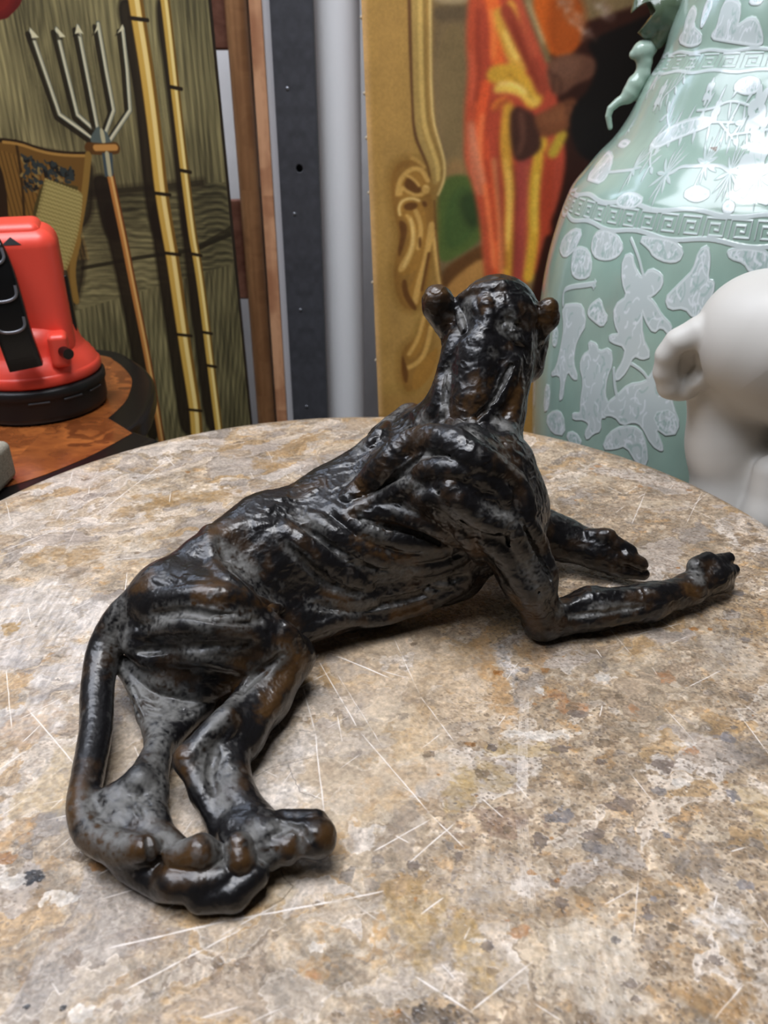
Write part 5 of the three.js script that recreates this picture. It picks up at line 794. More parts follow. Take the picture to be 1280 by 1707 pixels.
  for (let n = 0; n < 60; n++) { const p = [544.7, 596.8, 499.7, 765.7], x = p[0] - 60 + n * 3.2; line(g, [x, p[1] + n * 0.9, x + 12, p[3] + 40], 1.5, n % 3 ? 'rgba(170,126,58,0.45)' : 'rgba(44,28,8,0.6)'); }
  fill(g, [432.2, 598.2, 515.6, 600.4, 534.1, 658.4, 510.2, 767.5, 377.6, 766.1], '#2c1d0c'); line(g, [573, 595.7, 571.1, 653.3, 547, 767.9], 6, '#3a270e'); line(g, [538.5, 594.1, 576.5, 595.8, 621.5, 610.8, 672.4, 618, 730.3, 618.8], 7, '#2a1c0c'); line(g, [544.5, 597.3, 575.6, 598.9, 620.6, 614, 671.6, 621.2, 727.8, 622], 5, '#a97f3e');
  line(g, [726.2, 621.2, 710.1, 668.5, 686.4, 724.3, 664.9, 769.2, 672.9, 763.7, 640.1, 821.2, 637.2, 885.1], 14, '#8a6a30'); 
  { const R = rng(5), p = [578, 615.6, 690.9, 643.7, 659.5, 670.7, 567.9, 678]; for (let n = 0; n < 120; n++) { const a = R(), b = R(), x = lerp(lerp(p[0], p[2], a), lerp(p[6], p[4], a), b), y = lerp(lerp(p[1], p[3], a), lerp(p[7], p[5], a), b); if (b > 0.55 && a > 0.35 && a < 0.7) continue; line(g, [x, y, x + 8 - 16 * R(), y + 5, x + 10 * R(), y + 10 * R()], 3 + 4 * R(), R() < 0.55 ? '#2f3634' : R() < 0.5 ? '#1b1a16' : '#8b7442'); } }
  fill(g, [620.9, 660.7, 660.2, 667.9, 690.8, 674.3, 673.9, 715.6, 650.2, 769, 554.4, 768, 583, 709, 601.2, 681.2], '#4a3f1e', false);
  { const a = [620.9, 660.7, 690.8, 674.3], b = [554.4, 768, 650.2, 769, 549.5, 770, 637.5, 801.6]; for (let n = 0; n < 46; n++) { const t = n / 45, y0 = lerp(a[1], b[7] + 10, t); for (let m = 0; m < 22; m++) { const s = m / 21, x = lerp(lerp(a[0], b[0] - 20, t), lerp(a[2], b[2] - 40 * t, t), s), y = y0 + s * 22 + (m % 2) * 2; line(g, [x, y, x + 6, y + 4], 3.2, (m + n) % 2 ? '#8d8048' : '#b1a263'); } } }
  fill(g, [543, 356.7, 655.5, 357.9, 645.5, 382.6, 631, 393.9, 617.7, 400.6, 605.6, 408.6, 525.2, 413.5], '#5b140e'); feather(g, [543, 356.7, 636.2, 357.7, 618.3, 386.9, 595.5, 398.1, 529.5, 399.7], '#7a1f14', 0.7);
  const map = canvasTex(c), edge = std({ color: 0x3a3020, roughness: 0.8 }), face = std({ map, roughness: 0.55, specularIntensity: 0.6 });
  const b = new THREE.BoxGeometry(0.57, 1.37, 0.02).translate(-0.285, 0.685, -0.01), m = tag(mesh('painted_board', b, [edge, edge, edge, edge, face, edge]), 'large board painted with bamboo rods and a five-tined fish spear on grey-brown planks', 'painting');
  m.position.copy(at(-0.185, -0.75, 1.06)); m.rotation.z = 0.0126;
}

// ------------------------------------------------------------------ uprights between the two paintings
const upright = (name, geometry, material, label, category, X, F) => { const m = tag(mesh(name, geometry, material), label, category); m.position.set(X, 0, -F); return m; };
const stripUV = (g, s) => { const uv = g.attributes.uv, p = g.attributes.position; for (let i = 0; i < uv.count; i++) uv.setXY(i, (p.getX(i) + p.getZ(i)) / s, p.getY(i) / s); return g; };
{
  const brown = std({ map: woodTexture(256, [206, 154, 106], [150, 104, 66], 14, 1, 7), roughness: 0.6 }), pine = std({ map: woodTexture(256, [224, 170, 128], [176, 120, 84], 12, 1, 12), roughness: 0.65 }), redwood = std({ map: woodTexture(256, [172, 120, 98], [126, 80, 62], 2, 10, 3), roughness: 0.7 });
  const rack = thing('wooden_rack', 'brown wooden upright with two short reddish rails beside the painted board', 'rack', new THREE.Vector3(-0.189, 0, -1.19));
  mesh('post', stripUV(rbox(0.027, 2.1, 0.03, 0.011, 0, 1.05, 0), 0.3), brown, rack);
  mesh('rail', stripUV(rbox(0.16, 0.14, 0.018, 0.003, -0.088, T + 0.065, -0.02), 0.2), redwood, rack);
  mesh('rail', stripUV(rbox(0.16, 0.14, 0.018, 0.003, -0.088, T + 0.39, -0.02), 0.2), redwood, rack);
  upright('gap_filler', stripUV(rbox(0.04, 2.0, 0.02, 0.002, 0, 1.0, 0), 0.3), std({ map: woodTexture(256, [170, 152, 138], [126, 110, 98], 10, 1, 2), roughness: 0.8 }), 'dull taupe strip added to fill the shaded gap between brown upright and pale batten', 'plank', -0.170, 1.235);  // taupe board put in for the brown shade of the gap
  upright('pine_batten', stripUV(rbox(0.0155, 2.0, 0.03, 0.0015, 0, 1.0, 0), 0.3), pine, 'narrow pale pine batten standing left of the dark grey metal upright', 'batten', -0.154, 1.13);
  upright('grey_strip', rbox(0.016, 2.0, 0.012, 0.002, 0, 1.0, 0), std({ color: 0xc9c9cc, roughness: 0.6 }), 'thin light grey strip between pine batten and dark grey upright', 'strip', -0.139, 1.125);
  const s = new THREE.Shape(); s.moveTo(-0.0245, 0); s.lineTo(0.0245, 0); s.lineTo(0.0245, 2); s.lineTo(-0.0245, 2); s.closePath();
  const hole = new THREE.Path(); hole.absellipse(0.001, 0.9342, 0.0052, 0.0056, 0, Math.PI * 2); s.holes.push(hole);
  const bar = thing('metal_upright', 'flat dark grey metal upright with one round hole, between pale batten and white pipe', 'post', new THREE.Vector3(-0.1095, 0, -1.1));
  const grey = std({ map: plaster(31, [64, 65, 70], 0.18), roughness: 0.55, metalness: 0.1 });
  const face = new THREE.ExtrudeGeometry(s, { depth: 0.003, bevelEnabled: true, bevelSize: 0.001, bevelThickness: 0.001, bevelSegments: 2, curveSegments: 24 }).translate(0, 0, -0.004); const fuv = face.attributes.uv; for (let i = 0; i < fuv.count; i++) fuv.setXY(i, fuv.getX(i) * 2, fuv.getY(i) * 2);
  mesh('face', face, grey, bar);
  mesh('flange', merge([box(0.003, 2, 0.012, 0.024, 1, -0.0105), box(0.003, 2, 0.012, -0.024, 1, -0.0105), box(0.045, 2, 0.002, 0, 1, -0.016)]), grey, bar);
  for (const [x, y] of [[-0.0092, 1.0245], [-0.0081, 0.8791], [-0.0065, 0.7532], [-0.0047, 0.6111]]) mesh('screw', new THREE.SphereGeometry(0.0024, 12, 8).scale(1, 1, 0.5).translate(x, y, 0), std({ color: 0x8d9097, roughness: 0.35, metalness: 0.8 }), bar);
  upright('white_pipe', lathe([[0.001, 0], [0.0295, 0], [0.0295, 2.2], [0.001, 2.2]], 48), std({ color: 0xf2f3f5, roughness: 0.45 }), 'round white painted pipe beside the edge of the gilt canvas', 'pipe', -0.0593, 1.152);
}

// ------------------------------------------------------------------ right: painted canvas, a gilt frame motif and a figure in red and yellow robes
{
  const W = 1024, H = 2048, c = newCanvas(W, H), g = c.getContext('2d');
  g.fillStyle = '#97723a'; g.fillRect(0, 0, W, H);
  { const p = [-1.8, 413.8, 79.3, 417.2, 68.1, 1105, 1.1, 1102.2]; feather(g, p, '#a27d42', 0.8, false, 30); line(g, [3.6, 414, 3.3, 1170.1], 7, '#bd9560', false); }
  const inside = [106.1, 402.9, 106.1, 470.8, 106.7, 547.6, 110.3, 611, 118.8, 647, 126.3, 680.6, 124.5, 708.4, 112.6, 733.1, 108.3, 764.9, 112.1, 848, 118.1, 935.6, 522, 952.4, 460.1, 417.7];
  fill(g, inside, '#6c583a', false);
  fill(g, [106.4, 426.1, 164.9, 428.5, 165.2, 452, 108.4, 452.3], '#5a4a34'); fill(g, [106.1, 397.8, 167.2, 400.4, 164.9, 427.2, 106.4, 423.5], '#9a8562');
  feather(g, [111.1, 457.7, 162.5, 451.9, 158.6, 595.5, 156.5, 672.7, 130.4, 690, 113.1, 611.1], '#76613f', 0.7); feather(g, [128.9, 686.9, 142, 672.1, 156.6, 681.9, 165.6, 700.8, 130.4, 705.5], '#8d6c42', 0.8);
  fill(g, [124.5, 702.2, 142.1, 696.7, 168.5, 699.4, 184.1, 752, 195.8, 811.2, 155.1, 843, 112.1, 865.1, 109.5, 765, 112.6, 739.4], '#4b5a2a'); feather(g, [130.4, 730.7, 171.7, 713.5, 184.7, 784.4, 155, 826.2, 124.4, 831.6], '#3d5128', 0.8); feather(g, [148.3, 740.9, 177.8, 729.5, 184.5, 774.6, 169.8, 796.9], '#27361d', 0.6);
  fill(g, [116.7, 875.7, 149, 849.6, 200.5, 818, 204.1, 841.7, 155.5, 887.7, 121.3, 914.4], '#5a3a1c'); fill(g, [124.4, 907.4, 155.4, 873.8, 201.1, 841.6, 206.9, 960.9, 118, 957.2], '#a9793f');
  // dark right side
  fill(g, [275.2, 491.3, 317.3, 466.3, 486.8, 418.8, 558.1, 990.2, 271.1, 978.2, 285.1, 872.4, 302.2, 789.3, 307.9, 679.1], '#2a1109', false);
  // robe
  fill(g, [164.6, 405.3, 162.3, 436.2, 159.4, 459.7, 166.1, 513.9, 161.5, 549.9, 160.1, 598.5, 156.3, 642.5, 157.1, 672.8, 171.8, 722.9, 184.9, 761.7, 195.8, 811.2, 204, 903.7, 280.9, 913.9, 294.5, 815.3, 315.4, 757.5, 325.4, 679.8, 313, 619.5, 286.9, 505.3, 247.2, 408.8], '#a5402a');
  const S = (p, w, col, a = 1) => { g.save(); g.globalAlpha = a; line(g, p, w, col); g.restore(); }, q = 0.305;
  S([172.9, 421.1, 168.3, 473.4, 174.6, 528.1, 167.2, 598.8, 171.1, 673.3, 193.1, 752.4, 208.7, 903.9], 80 * q, '#b14a2e', 0.9); S([194, 411.7, 205.8, 453.7, 204.4, 501.9, 213.6, 535.3], 70 * q, '#e0632c', 0.95); S([188.9, 551.1, 181.7, 614, 188.6, 674.1, 201.7, 736.8, 212.3, 801.9, 221.2, 904.4], 62 * q, '#d9552c', 0.85); S([167.4, 613.4, 168.2, 673.2, 183.7, 729.7], 44 * q, '#b8694a', 0.8); S([206, 674.8, 217, 753.4, 224.3, 904.6], 30 * q, '#c88a55', 0.6);
  S([211, 446.1, 222.8, 475.7, 231.9, 503, 243.5, 519.9], 90 * q, '#c9963a', 0.95); S([224, 431, 234.1, 452.3, 243.1, 473.8], 44 * q, '#d7a93c'); S([205.3, 534.9, 224.5, 530.2, 241.6, 542, 265.5, 576.9], 95 * q, '#c08f2f'); S([208.7, 557.5, 233.8, 555.7, 268.5, 581.4], 46 * q, '#d6aa48'); S([206.6, 586, 214.7, 574.8, 226.2, 581], 50 * q, '#cf7430', 0.8);
  S([226.5, 589.7, 222.2, 633.4, 226.4, 675.7, 235.6, 731.9, 235, 802.9, 236.4, 891.1], 60 * q, '#c08a30'); S([224.9, 675.6, 232.8, 738.1, 231.5, 836.1], 24 * q, '#dca748'); S([255.5, 676.9, 250.6, 738.9, 255, 891.9], 70 * q, '#9c4034'); S([283.1, 647.8, 273.8, 696, 274.4, 771.9, 277.8, 814.6, 270.6, 892.5], 62 * q, '#c3952f'); S([295.6, 666.4, 293.7, 740.6, 297.1, 805.5], 60 * q, '#a03a22', 0.9); S([314.1, 637.2, 301.4, 666.6], 60 * q, '#a98a2c');
  S([218.9, 438.5, 239.2, 479, 257, 512.3, 278.7, 560.4], 66 * q, '#8e3a26'); S([237.3, 428.9, 249.8, 471.5, 264.9, 504.4], 40 * q, '#a84a30', 0.9);
  fill(g, [249.8, 408.9, 321.7, 411.9, 338.4, 459.3, 330.9, 507.2, 287.3, 513.5, 271.5, 472.4], '#b4531a'); feather(g, [284.7, 415.5, 327.4, 417.2, 339.9, 480.6, 306.3, 508.9, 286.2, 491.7], '#8a3d12', 0.7); S([246.2, 419, 256.9, 448, 272.1, 483.1, 286.1, 516.2], 34 * q, '#6c5a3a'); S([251.1, 426.9, 261, 450.8, 277.8, 488.7], 12 * q, '#b9a67a');
  // folds
  for (const [p, w, col, a] of [[[177.1, 436.8, 175.3, 487.1, 181.6, 534, 175.3, 573.2], 12, '#7d2c1e', 0.7], [[197.8, 574.1, 190.2, 614.3, 188.3, 661.9, 198.1, 711.5], 12, '#8a3020', 0.6], [[185.7, 599.5, 181.6, 643.6, 185.9, 689.3, 199.3, 762.3, 211, 869.3], 14, '#f08048', 0.8], [[194.6, 437.5, 201.4, 469.4, 200.4, 507.2], 16, '#f0803c', 0.8], [[170.3, 619.4, 175.3, 661.4, 189.3, 711.1], 18, '#c97a5a', 0.8], [[211.6, 615.2, 211.3, 675, 220.5, 753.5, 229.5, 870], 10, '#8a3020', 0.6], [[238.4, 685.3, 246.2, 738.7, 245.8, 810, 244, 887.9], 10, '#742a1e', 0.7], [[258.8, 686.2, 263.5, 726.8, 262.4, 771.4, 261.9, 871.4], 10, '#b65a3a', 0.6], [[217.1, 470.1, 224.7, 491.9, 237.7, 511.5], 12, '#f0cc6a', 0.8], [[226, 533, 241.9, 550.5, 262.5, 574], 10, '#8e6420', 0.7], [[211.2, 549.2, 233.5, 547.3, 253.7, 565.1], 10, '#f0d080', 0.8], [[227.5, 454.6, 239.4, 484.4, 251.5, 512, 269.9, 551.6], 12, '#6e2618', 0.7], [[231.4, 694.3, 236.3, 754.2, 234, 819.4], 9, '#f0c060', 0.8], [[277, 702.3, 275.6, 765.5, 278.9, 804.7], 10, '#e6c050', 0.8], [[194.4, 674.3, 201.7, 736.8, 212.7, 818.6], 10, '#7d2c1e', 0.5], [[165.9, 500.3, 170.5, 533.5, 166.9, 572.8], 14, '#c4563a', 0.8], [[206.8, 591.7, 215.4, 579.1, 226.1, 576.7], 10, '#7d2c1e', 0.7]]) S(p, w * q * 1.6, col, a);
  // sleeve, forearms and hands
  fill(g, [229.4, 592.7, 240.4, 584.5, 257.8, 593.9, 269.4, 600.1, 279.6, 635.8, 283.5, 656.8, 269.8, 671.4, 241.2, 682.4, 232.8, 651.7, 229, 621.8], '#3d2219'); S([246.6, 599.2, 253.8, 634.7, 246.3, 664.3], 26 * q, '#5e3a2c', 0.8);
  fill(g, [266.6, 602.9, 288.9, 595.2, 307.9, 581.6, 332.7, 574, 340.3, 603.1, 327.7, 625.9, 299.7, 636.6, 282.8, 641.8, 273.3, 623.7], '#6b3c22'); feather(g, [272.5, 606.1, 305.9, 595.9, 328.2, 591, 326.5, 608.3, 290.2, 618.5], '#7d4a2c', 0.7);
  fill(g, [283.5, 518.9, 300.8, 508.6, 330.8, 505.8, 361.8, 516.6, 358.6, 546.9, 331.3, 554.2, 310.2, 573.1, 296, 569.7, 286.5, 549.5], '#5d3a2a'); feather(g, [287.8, 521.8, 314.8, 513.3, 334.4, 518.2, 325, 542.7, 294.7, 547], '#6f4936', 0.7);
  for (const p of [[287, 532.8, 297, 538.8, 295.8, 566.8], [297, 538.8, 308.5, 544.8, 307, 567.3], [311.9, 578.9, 322.5, 590.8, 319.2, 605.1], [321.8, 579.3, 331, 591.1, 329.5, 602.6]]) S(p, 9 * q, '#2c160e', 0.9);
  fill(g, [339.9, 494.7, 367.3, 478.9, 449.6, 449, 502, 418.6, 539, 703.2, 354.4, 695.5, 322.3, 624.5, 328.9, 588, 353.8, 565, 365, 521.5], '#0d0604');
  { const R = rng(12), p = [301.1, 423.7, 347.9, 486.5, 357.6, 428.8, 376.9, 457]; for (let n = 0; n < 140; n++) { const t = R(), k = n % 3 ? 0 : 4, x = lerp(p[k], p[k + 2], t) + (R() - 0.5) * 22, y = lerp(p[k + 1], p[k + 3], t) + (R() - 0.5) * 8; line(g, [x, y, x + 3 - 6 * R(), y + 4 * R()], 2, R() < 0.5 ? 'rgba(190,178,170,0.8)' : 'rgba(120,92,76,0.8)'); } }
  soften(g, 0, 0, W, H, 3);
  // painted moulding and scrolls of the frame
  S([72.8, 401.5, 73.2, 482.8, 75.3, 569, 77.2, 627.3, 89.8, 657.8, 99.7, 682.6, 102.4, 704.4], 22 * q, '#5c3d22'); S([80, 401.8, 80.1, 496.7, 80.9, 569.2, 83, 621.6, 95.6, 655, 106.4, 682.9, 108.6, 707.8], 34 * q, '#a08248'); S([88.7, 402.2, 88.3, 497, 89.4, 569.6, 93.1, 616.2, 104.3, 649.4, 114.3, 680.1, 115.1, 704.9], 24 * q, '#bd9c58'); S([95.4, 402.5, 94.9, 497.3, 96.4, 569.9, 99.4, 610.5, 111.6, 646.7, 121.6, 677.4, 120.4, 708.2, 109.7, 728.2], 18 * q, '#8a6c38'); S([103.4, 402.8, 103.2, 497.7, 103.8, 558.8, 106.9, 607.9, 117.6, 643.9, 126, 677.6, 124.5, 708.4, 114.1, 731.6], 14 * q, '#c2a466');
  const dk = '#5e3b1a', md = '#93692e', lt = '#b88f4c', hi = '#d3b06c';
  feather(g, [36.1, 685.4, 58.7, 666, 91.7, 673.2, 102.4, 723.6, 107.6, 790.9, 95, 906.5, 73.6, 953, 43.8, 938, 33.7, 870.8, 49.9, 807.3, 37, 751], '#7a5222', 0.6, true, 14);
  feather(g, [94.6, 953.8, 72.7, 1008.7, 44.7, 1029, 43, 1102.2, 61.3, 1133.2, 99.9, 1045.7], '#7a5222', 0.6, true, 14);
  fill(g, [44.5, 724.2, 47.8, 706.5, 58.3, 686.3, 75, 678.3, 94.3, 687.8, 101, 714.6, 96.7, 732.4, 76.9, 737.6, 51.5, 736.5], md); S([46.7, 727.3, 48.3, 709.5, 58.7, 692.2, 75, 681.8, 89.3, 687.6, 97.5, 705.6], 26 * q, lt); S([72.5, 665.5, 80.7, 669.3, 91.6, 681.9], 22 * q, lt, 0.7); fill(g, [58.4, 704, 69.2, 695.6, 82.9, 707.9, 88.9, 726, 68.6, 728.2, 59, 718.8], dk); S([51.8, 727.5, 53.8, 712.7, 60.3, 721.9, 77, 731.5, 88.3, 729], 20 * q, lt); S([63.6, 695.4, 74.7, 701.7, 82.8, 713.9], 16 * q, lt); fill(g, [86.1, 718.5, 94.1, 710.8, 102.4, 717.7, 98.9, 729.5, 89.7, 728.5], lt); S([91.2, 714.8, 97.4, 716.9], 8 * q, hi);
  fill(g, [85.3, 742.4, 94.3, 741.3, 97.1, 751.1, 90.2, 753.3], dk);
  fill(g, [45.9, 757.5, 45.7, 745.3, 54.4, 734.2, 71.4, 731.9, 88.1, 741, 96.2, 784.2, 95.8, 828.2, 77.7, 872.7, 46.7, 881.2, 41.2, 864.6, 63.9, 826.9, 67.4, 795.5, 59.3, 770.3, 48.5, 767.4], md); fill(g, [54.6, 749.3, 65.5, 741.3, 82.4, 745.6, 76.6, 755.7, 61, 758.1], dk); S([49.8, 764.4, 47.2, 751.5, 54.9, 738.4, 70.2, 734.9, 82.5, 740.2], 16 * q, hi, 0.9);
  fill(g, [46.4, 772.9, 56.9, 776.4, 63.2, 789.1, 56, 820.2, 46, 848.6, 45.1, 826.1, 51.5, 801.1], dk); fill(g, [56, 762.8, 67.9, 764.5, 76.2, 783.4, 77.4, 814.8, 70, 843.1, 54.8, 871.7, 43.7, 872.9, 46.4, 858.3, 63.9, 830.1, 68.7, 801.8, 64.9, 776.7], lt); S([67.8, 773.8, 72.5, 795.7, 69.7, 827.1, 54.5, 861.9], 14 * q, hi, 0.8);
  S([76.6, 758.8, 84.3, 777.5, 85.1, 802.5, 79.8, 827.5], 26 * q, lt); fill(g, [80.1, 808.6, 85, 805.6, 86, 821.4, 81.2, 832.4], dk);
  fill(g, [103.5, 766, 107.6, 790.9, 98.5, 847.6, 86.9, 892.8, 79.7, 942.9, 64.7, 942.3, 56.2, 918.2, 77.7, 872.7, 92.9, 821.7], md); S([103.3, 784.5, 95.7, 841, 80.4, 892.5, 72.4, 932.4], 34 * q, lt); S([107.5, 797.2, 110.7, 848.1, 117.6, 900.7], 30 * q, lt); S([108.9, 809.8, 113.6, 861.1, 118.8, 907.4], 10 * q, hi, 0.8); S([98, 837.9, 91.8, 873.3, 84.9, 909.4], 16 * q, dk);
  fill(g, [50.4, 888, 58.4, 885, 60.8, 915.1, 76.7, 942.8, 73.6, 953, 57.4, 931.8, 50.4, 911.3], dk);
  fill(g, [88.6, 957, 94.3, 985, 87.9, 1020, 68.9, 1051.7, 52, 1047.3, 63.3, 1019, 79, 994.9], md); S([87.9, 963.9, 79.5, 1005.5, 59.9, 1040.4], 24 * q, lt); S([100.4, 985.3, 92.6, 1038.2, 71.9, 1062.7, 56.2, 1069.4], 30 * q, lt); fill(g, [47.6, 1036.3, 52.7, 1058.3, 59.1, 1080.6, 53.8, 1110.2, 45.1, 1080], dk); fill(g, [71.8, 1066.4, 100, 1038.5, 115.4, 1021.2, 105.9, 1082.5, 70.9, 1126, 61.8, 1103], md);
  S([107.9, 741.9, 109.3, 791, 115.9, 867.7, 121.7, 907.6], 10 * q, dk, 0.8);
  soften(g, 0, 0, W, H, 1);
  // brush grain over the whole canvas
  const img = g.getImageData(0, 0, W, H), d = img.data; for (let j = 0; j < H; j++) for (let i = 0; i < W; i++) { const t = 1 + 0.07 * fbm2(i / 3, j / 4, 2) + 0.1 * fbm2(i / 40, j / 60 + 3, 3) + 0.05 * ((i ^ j) & 1 ? 1 : -1) * hash2(i, j), o = (j * W + i) * 4; for (let k = 0; k < 3; k++) d[o + k] = clamp((d[o + k] * 1.14 + 4) * t, 0, 255); } g.putImageData(img, 0, 0);
  const edge = std({ color: 0x5a3520, roughness: 0.9 }), face = std({ map: canvasTex(c), roughness: 0.5, specularIntensity: 0.6 });
  const o = thing('painted_canvas', 'unframed canvas painted with a figure in red and yellow robes inside a gilt scroll border', 'painting', at(0.014, -0.75, 1.1)); o.rotation.z = 0.0365;
  mesh('canvas', new THREE.BoxGeometry(0.8, 1.4, 0.022).translate(0.4, 0.7, -0.011), [edge, edge, edge, edge, face, edge], o);
  const tg = new THREE.SphereGeometry(0.0022, 10, 8).scale(1, 1, 0.7), tm = std({ color: 0xc8b9a0, roughness: 0.5 }); for (const y of [0.34, 0.45, 0.565, 0.68, 0.79, 0.905, 0.97, 1.02, 1.1, 1.2, 1.3]) { const t = mesh('tack', tg, tm, o); t.position.set(-0.0006, y, -0.006); }
}

// ------------------------------------------------------------------ celadon vase
{
  const PROFILE = [[0, -0.6], [0.125, -0.6], [0.132, -0.592], [0.128, -0.57], [0.138, -0.5], [0.165, -0.36], [0.194, -0.22], [0.2113, -0.13], [0.2153, -0.0825], [0.2186, -0.0366], [0.2203, 0.0072], [0.2194, 0.0422], [0.2177, 0.0827], [0.2146, 0.1119], [0.21, 0.1371], [0.2042, 0.1617], [0.196, 0.1844], [0.1853, 0.1991], [0.1721, 0.2164], [0.1604, 0.2289], [0.1482, 0.2483], [0.1348, 0.2805], [0.1238, 0.3012], [0.1201, 0.3239], [0.1131, 0.3483], [0.1071, 0.4], [0.1171, 0.47], [0.1431, 0.54], [0.1631, 0.565], [0.1631, 0.575], [0.1431, 0.57], [0.0931, 0.5], [0.0831, 0.36], [0.0831, 0.3]];
  const W = 2048, H = 1024, c = newCanvas(W, H), g = c.getContext('2d'), cb = newCanvas(W, H), gb = cb.getContext('2d');
  g.fillStyle = '#97b0a3'; g.fillRect(0, 0, W, H); gb.fillStyle = '#000'; gb.fillRect(0, 0, W, H);
  { const img = g.getImageData(0, 0, W, H), d = img.data; for (let j = 0; j < H; j++) for (let i = 0; i < W; i++) { const t = 1 + 0.09 * fbm2(i / 90, j / 90, 4), u = 0.05 * fbm2(i / 200 + 7, j / 120, 2), o = (j * W + i) * 4; d[o] *= t - u; d[o + 1] *= t; d[o + 2] *= t; } g.putImageData(img, 0, 0); }
  const SLIP = '#c2cdcc';
  const cut = (p) => { const o = [], n = p.length / 2; for (let i = 0; i < n; i++) { const a = i * 2, b = ((i + 1) % n) * 2; for (const t of [0.24, 0.76]) o.push(lerp(p[a], p[b], t), lerp(p[a + 1], p[b + 1], t)); } return o; };
  const blob = (q0, col = SLIP) => { const p = cut(q0); for (const [q, w] of [[gb, '#bbb'], [g, col]]) { fill(q, p, w, false); line(q, p.concat(p.slice(0, 4)), 7, w, false); } g.save(); hard(g, p); g.closePath(); g.clip(); let x0 = 1e9, x1 = -1e9, y0 = 1e9, y1 = -1e9; for (let i = 0; i < p.length; i += 2) { x0 = Math.min(x0, p[i]); x1 = Math.max(x1, p[i]); y0 = Math.min(y0, p[i + 1]); y1 = Math.max(y1, p[i + 1]); } const R = rng(Math.round(x0 * 7 + y0)); for (let n = 0; n < 60; n++) { const x = lerp(x0, x1, R()), y = lerp(y0, y1, R()), s = 4 + 14 * R(), a = R() * 6; line(g, [x, y, x + s * Math.cos(a), y + s * Math.sin(a), x + s * Math.cos(a + 0.6) * 1.6, y + s * 1.6 * Math.sin(a + 0.6)], 2 + 3 * R(), R() < 0.5 ? 'rgba(158,184,176,0.6)' : 'rgba(228,234,236,0.7)'); } g.restore(); line(g, p.concat(p.slice(0, 2)), 2.5, 'rgba(226,234,234,0.6)', false); };
  const stem = (p, w) => { line(gb, p, w, '#bbb'); line(g, p, w, SLIP); };
  const petal = (x, y, l, w, a) => { const C = Math.cos(a), S = Math.sin(a), p = [x, y, x + l * 0.5 * C - w * S, y + l * 0.5 * S + w * C, x + l * C, y + l * S, x + l * 0.5 * C + w * S, y + l * 0.5 * S - w * C]; for (const q of [g, gb]) { q.fillStyle = q === g ? SLIP : '#bbb'; q.beginPath(); q.moveTo(p[0], p[1]); q.quadraticCurveTo(p[2], p[3], p[4], p[5]); q.quadraticCurveTo(p[6], p[7], p[0], p[1]); q.fill(); } line(g, [x, y, p[4], p[5]], 1.2, 'rgba(160,186,180,0.7)'); };
  const sprig = (p, n, l, w) => { stem(p, 4); for (let i = 0; i < n; i++) { const t = (i + 0.7) / n * (p.length / 2 - 1), k = Math.min(p.length / 2 - 2, Math.floor(t)), f = t - k, x = lerp(p[k * 2], p[k * 2 + 2], f), y = lerp(p[k * 2 + 1], p[k * 2 + 3], f), a = Math.atan2(p[k * 2 + 3] - p[k * 2 + 1], p[k * 2 + 2] - p[k * 2]); petal(x, y, l, w, a + 0.9); petal(x, y, l, w, a - 0.9); } petal(p[p.length - 2], p[p.length - 1], l, w, Math.atan2(p[p.length - 1] - p[p.length - 3], p[p.length - 2] - p[p.length - 4])); };
  const bamboo = (x, y, l, a0, a1, n) => { l *= 0.78; for (let i = 0; i < n; i++) petal(x, y, l * (0.75 + 0.4 * hash2(i, x | 0)), l * 0.14, lerp(a0, a1, i / (n - 1))); };
  const flower = (x, y, r) => { r *= 0.8; for (let i = 0; i < 6; i++) { const a = i * 1.047 + x; for (const q of [g, gb]) { q.fillStyle = q === g ? SLIP : '#bbb'; q.beginPath(); q.ellipse(x + r * 0.6 * Math.cos(a), y + r * 0.6 * Math.sin(a), r * 0.5, r * 0.36, a, 0, 7); q.fill(); } } line(g, [x - r * 0.3, y, x + r * 0.3, y + 2], 2, 'rgba(150,180,170,0.7)'); };
  // two bands of key fret with wavy borders
  const fret = (yTop, yBot, pitch, over) => { const h = yBot - yTop; for (const [y, k] of [[yTop - h * 0.24, 1], [yBot + h * 0.24, -1]]) { const p = []; for (let x = 0; x <= W; x += 16) p.push(x, y + (over ? 3.2 : 1.5) * Math.sin(x / 34 + k)); stem(p, over ? 7 : 5); }
    for (let x = 0; x < W; x += pitch) { const a = x + pitch * 0.1, b = x + pitch * 0.88, s = (b - a), P = (u, v) => [a + u * s, yTop + v * h]; const p = [...P(0, 1), ...P(0, 0), ...P(1, 0), ...P(1, 0.92), ...P(0.26, 0.92), ...P(0.26, 0.3), ...P(0.74, 0.3), ...P(0.74, 0.64), ...P(0.5, 0.62)]; for (const q of [gb, g]) { q.lineJoin = 'miter'; q.lineCap = 'butt'; q.lineWidth = h * 0.125; q.strokeStyle = q === g ? SLIP : '#bbb'; hard(q, p); q.stroke(); } } };
  const BY = [265.1, 103, 308.5, 120.9, 569.4, 311.7, 583.9, 336.5, 464.2, 315.7, 529.7, 312.7, 233, 105.9, 345.6, 107];
  fret(BY[5], BY[7], W / Math.round(W / Math.abs(BY[10] - BY[8])), true); fret(BY[1], BY[3], W / Math.round(W / (Math.abs(BY[14] - BY[12]) * 0.92)), false);
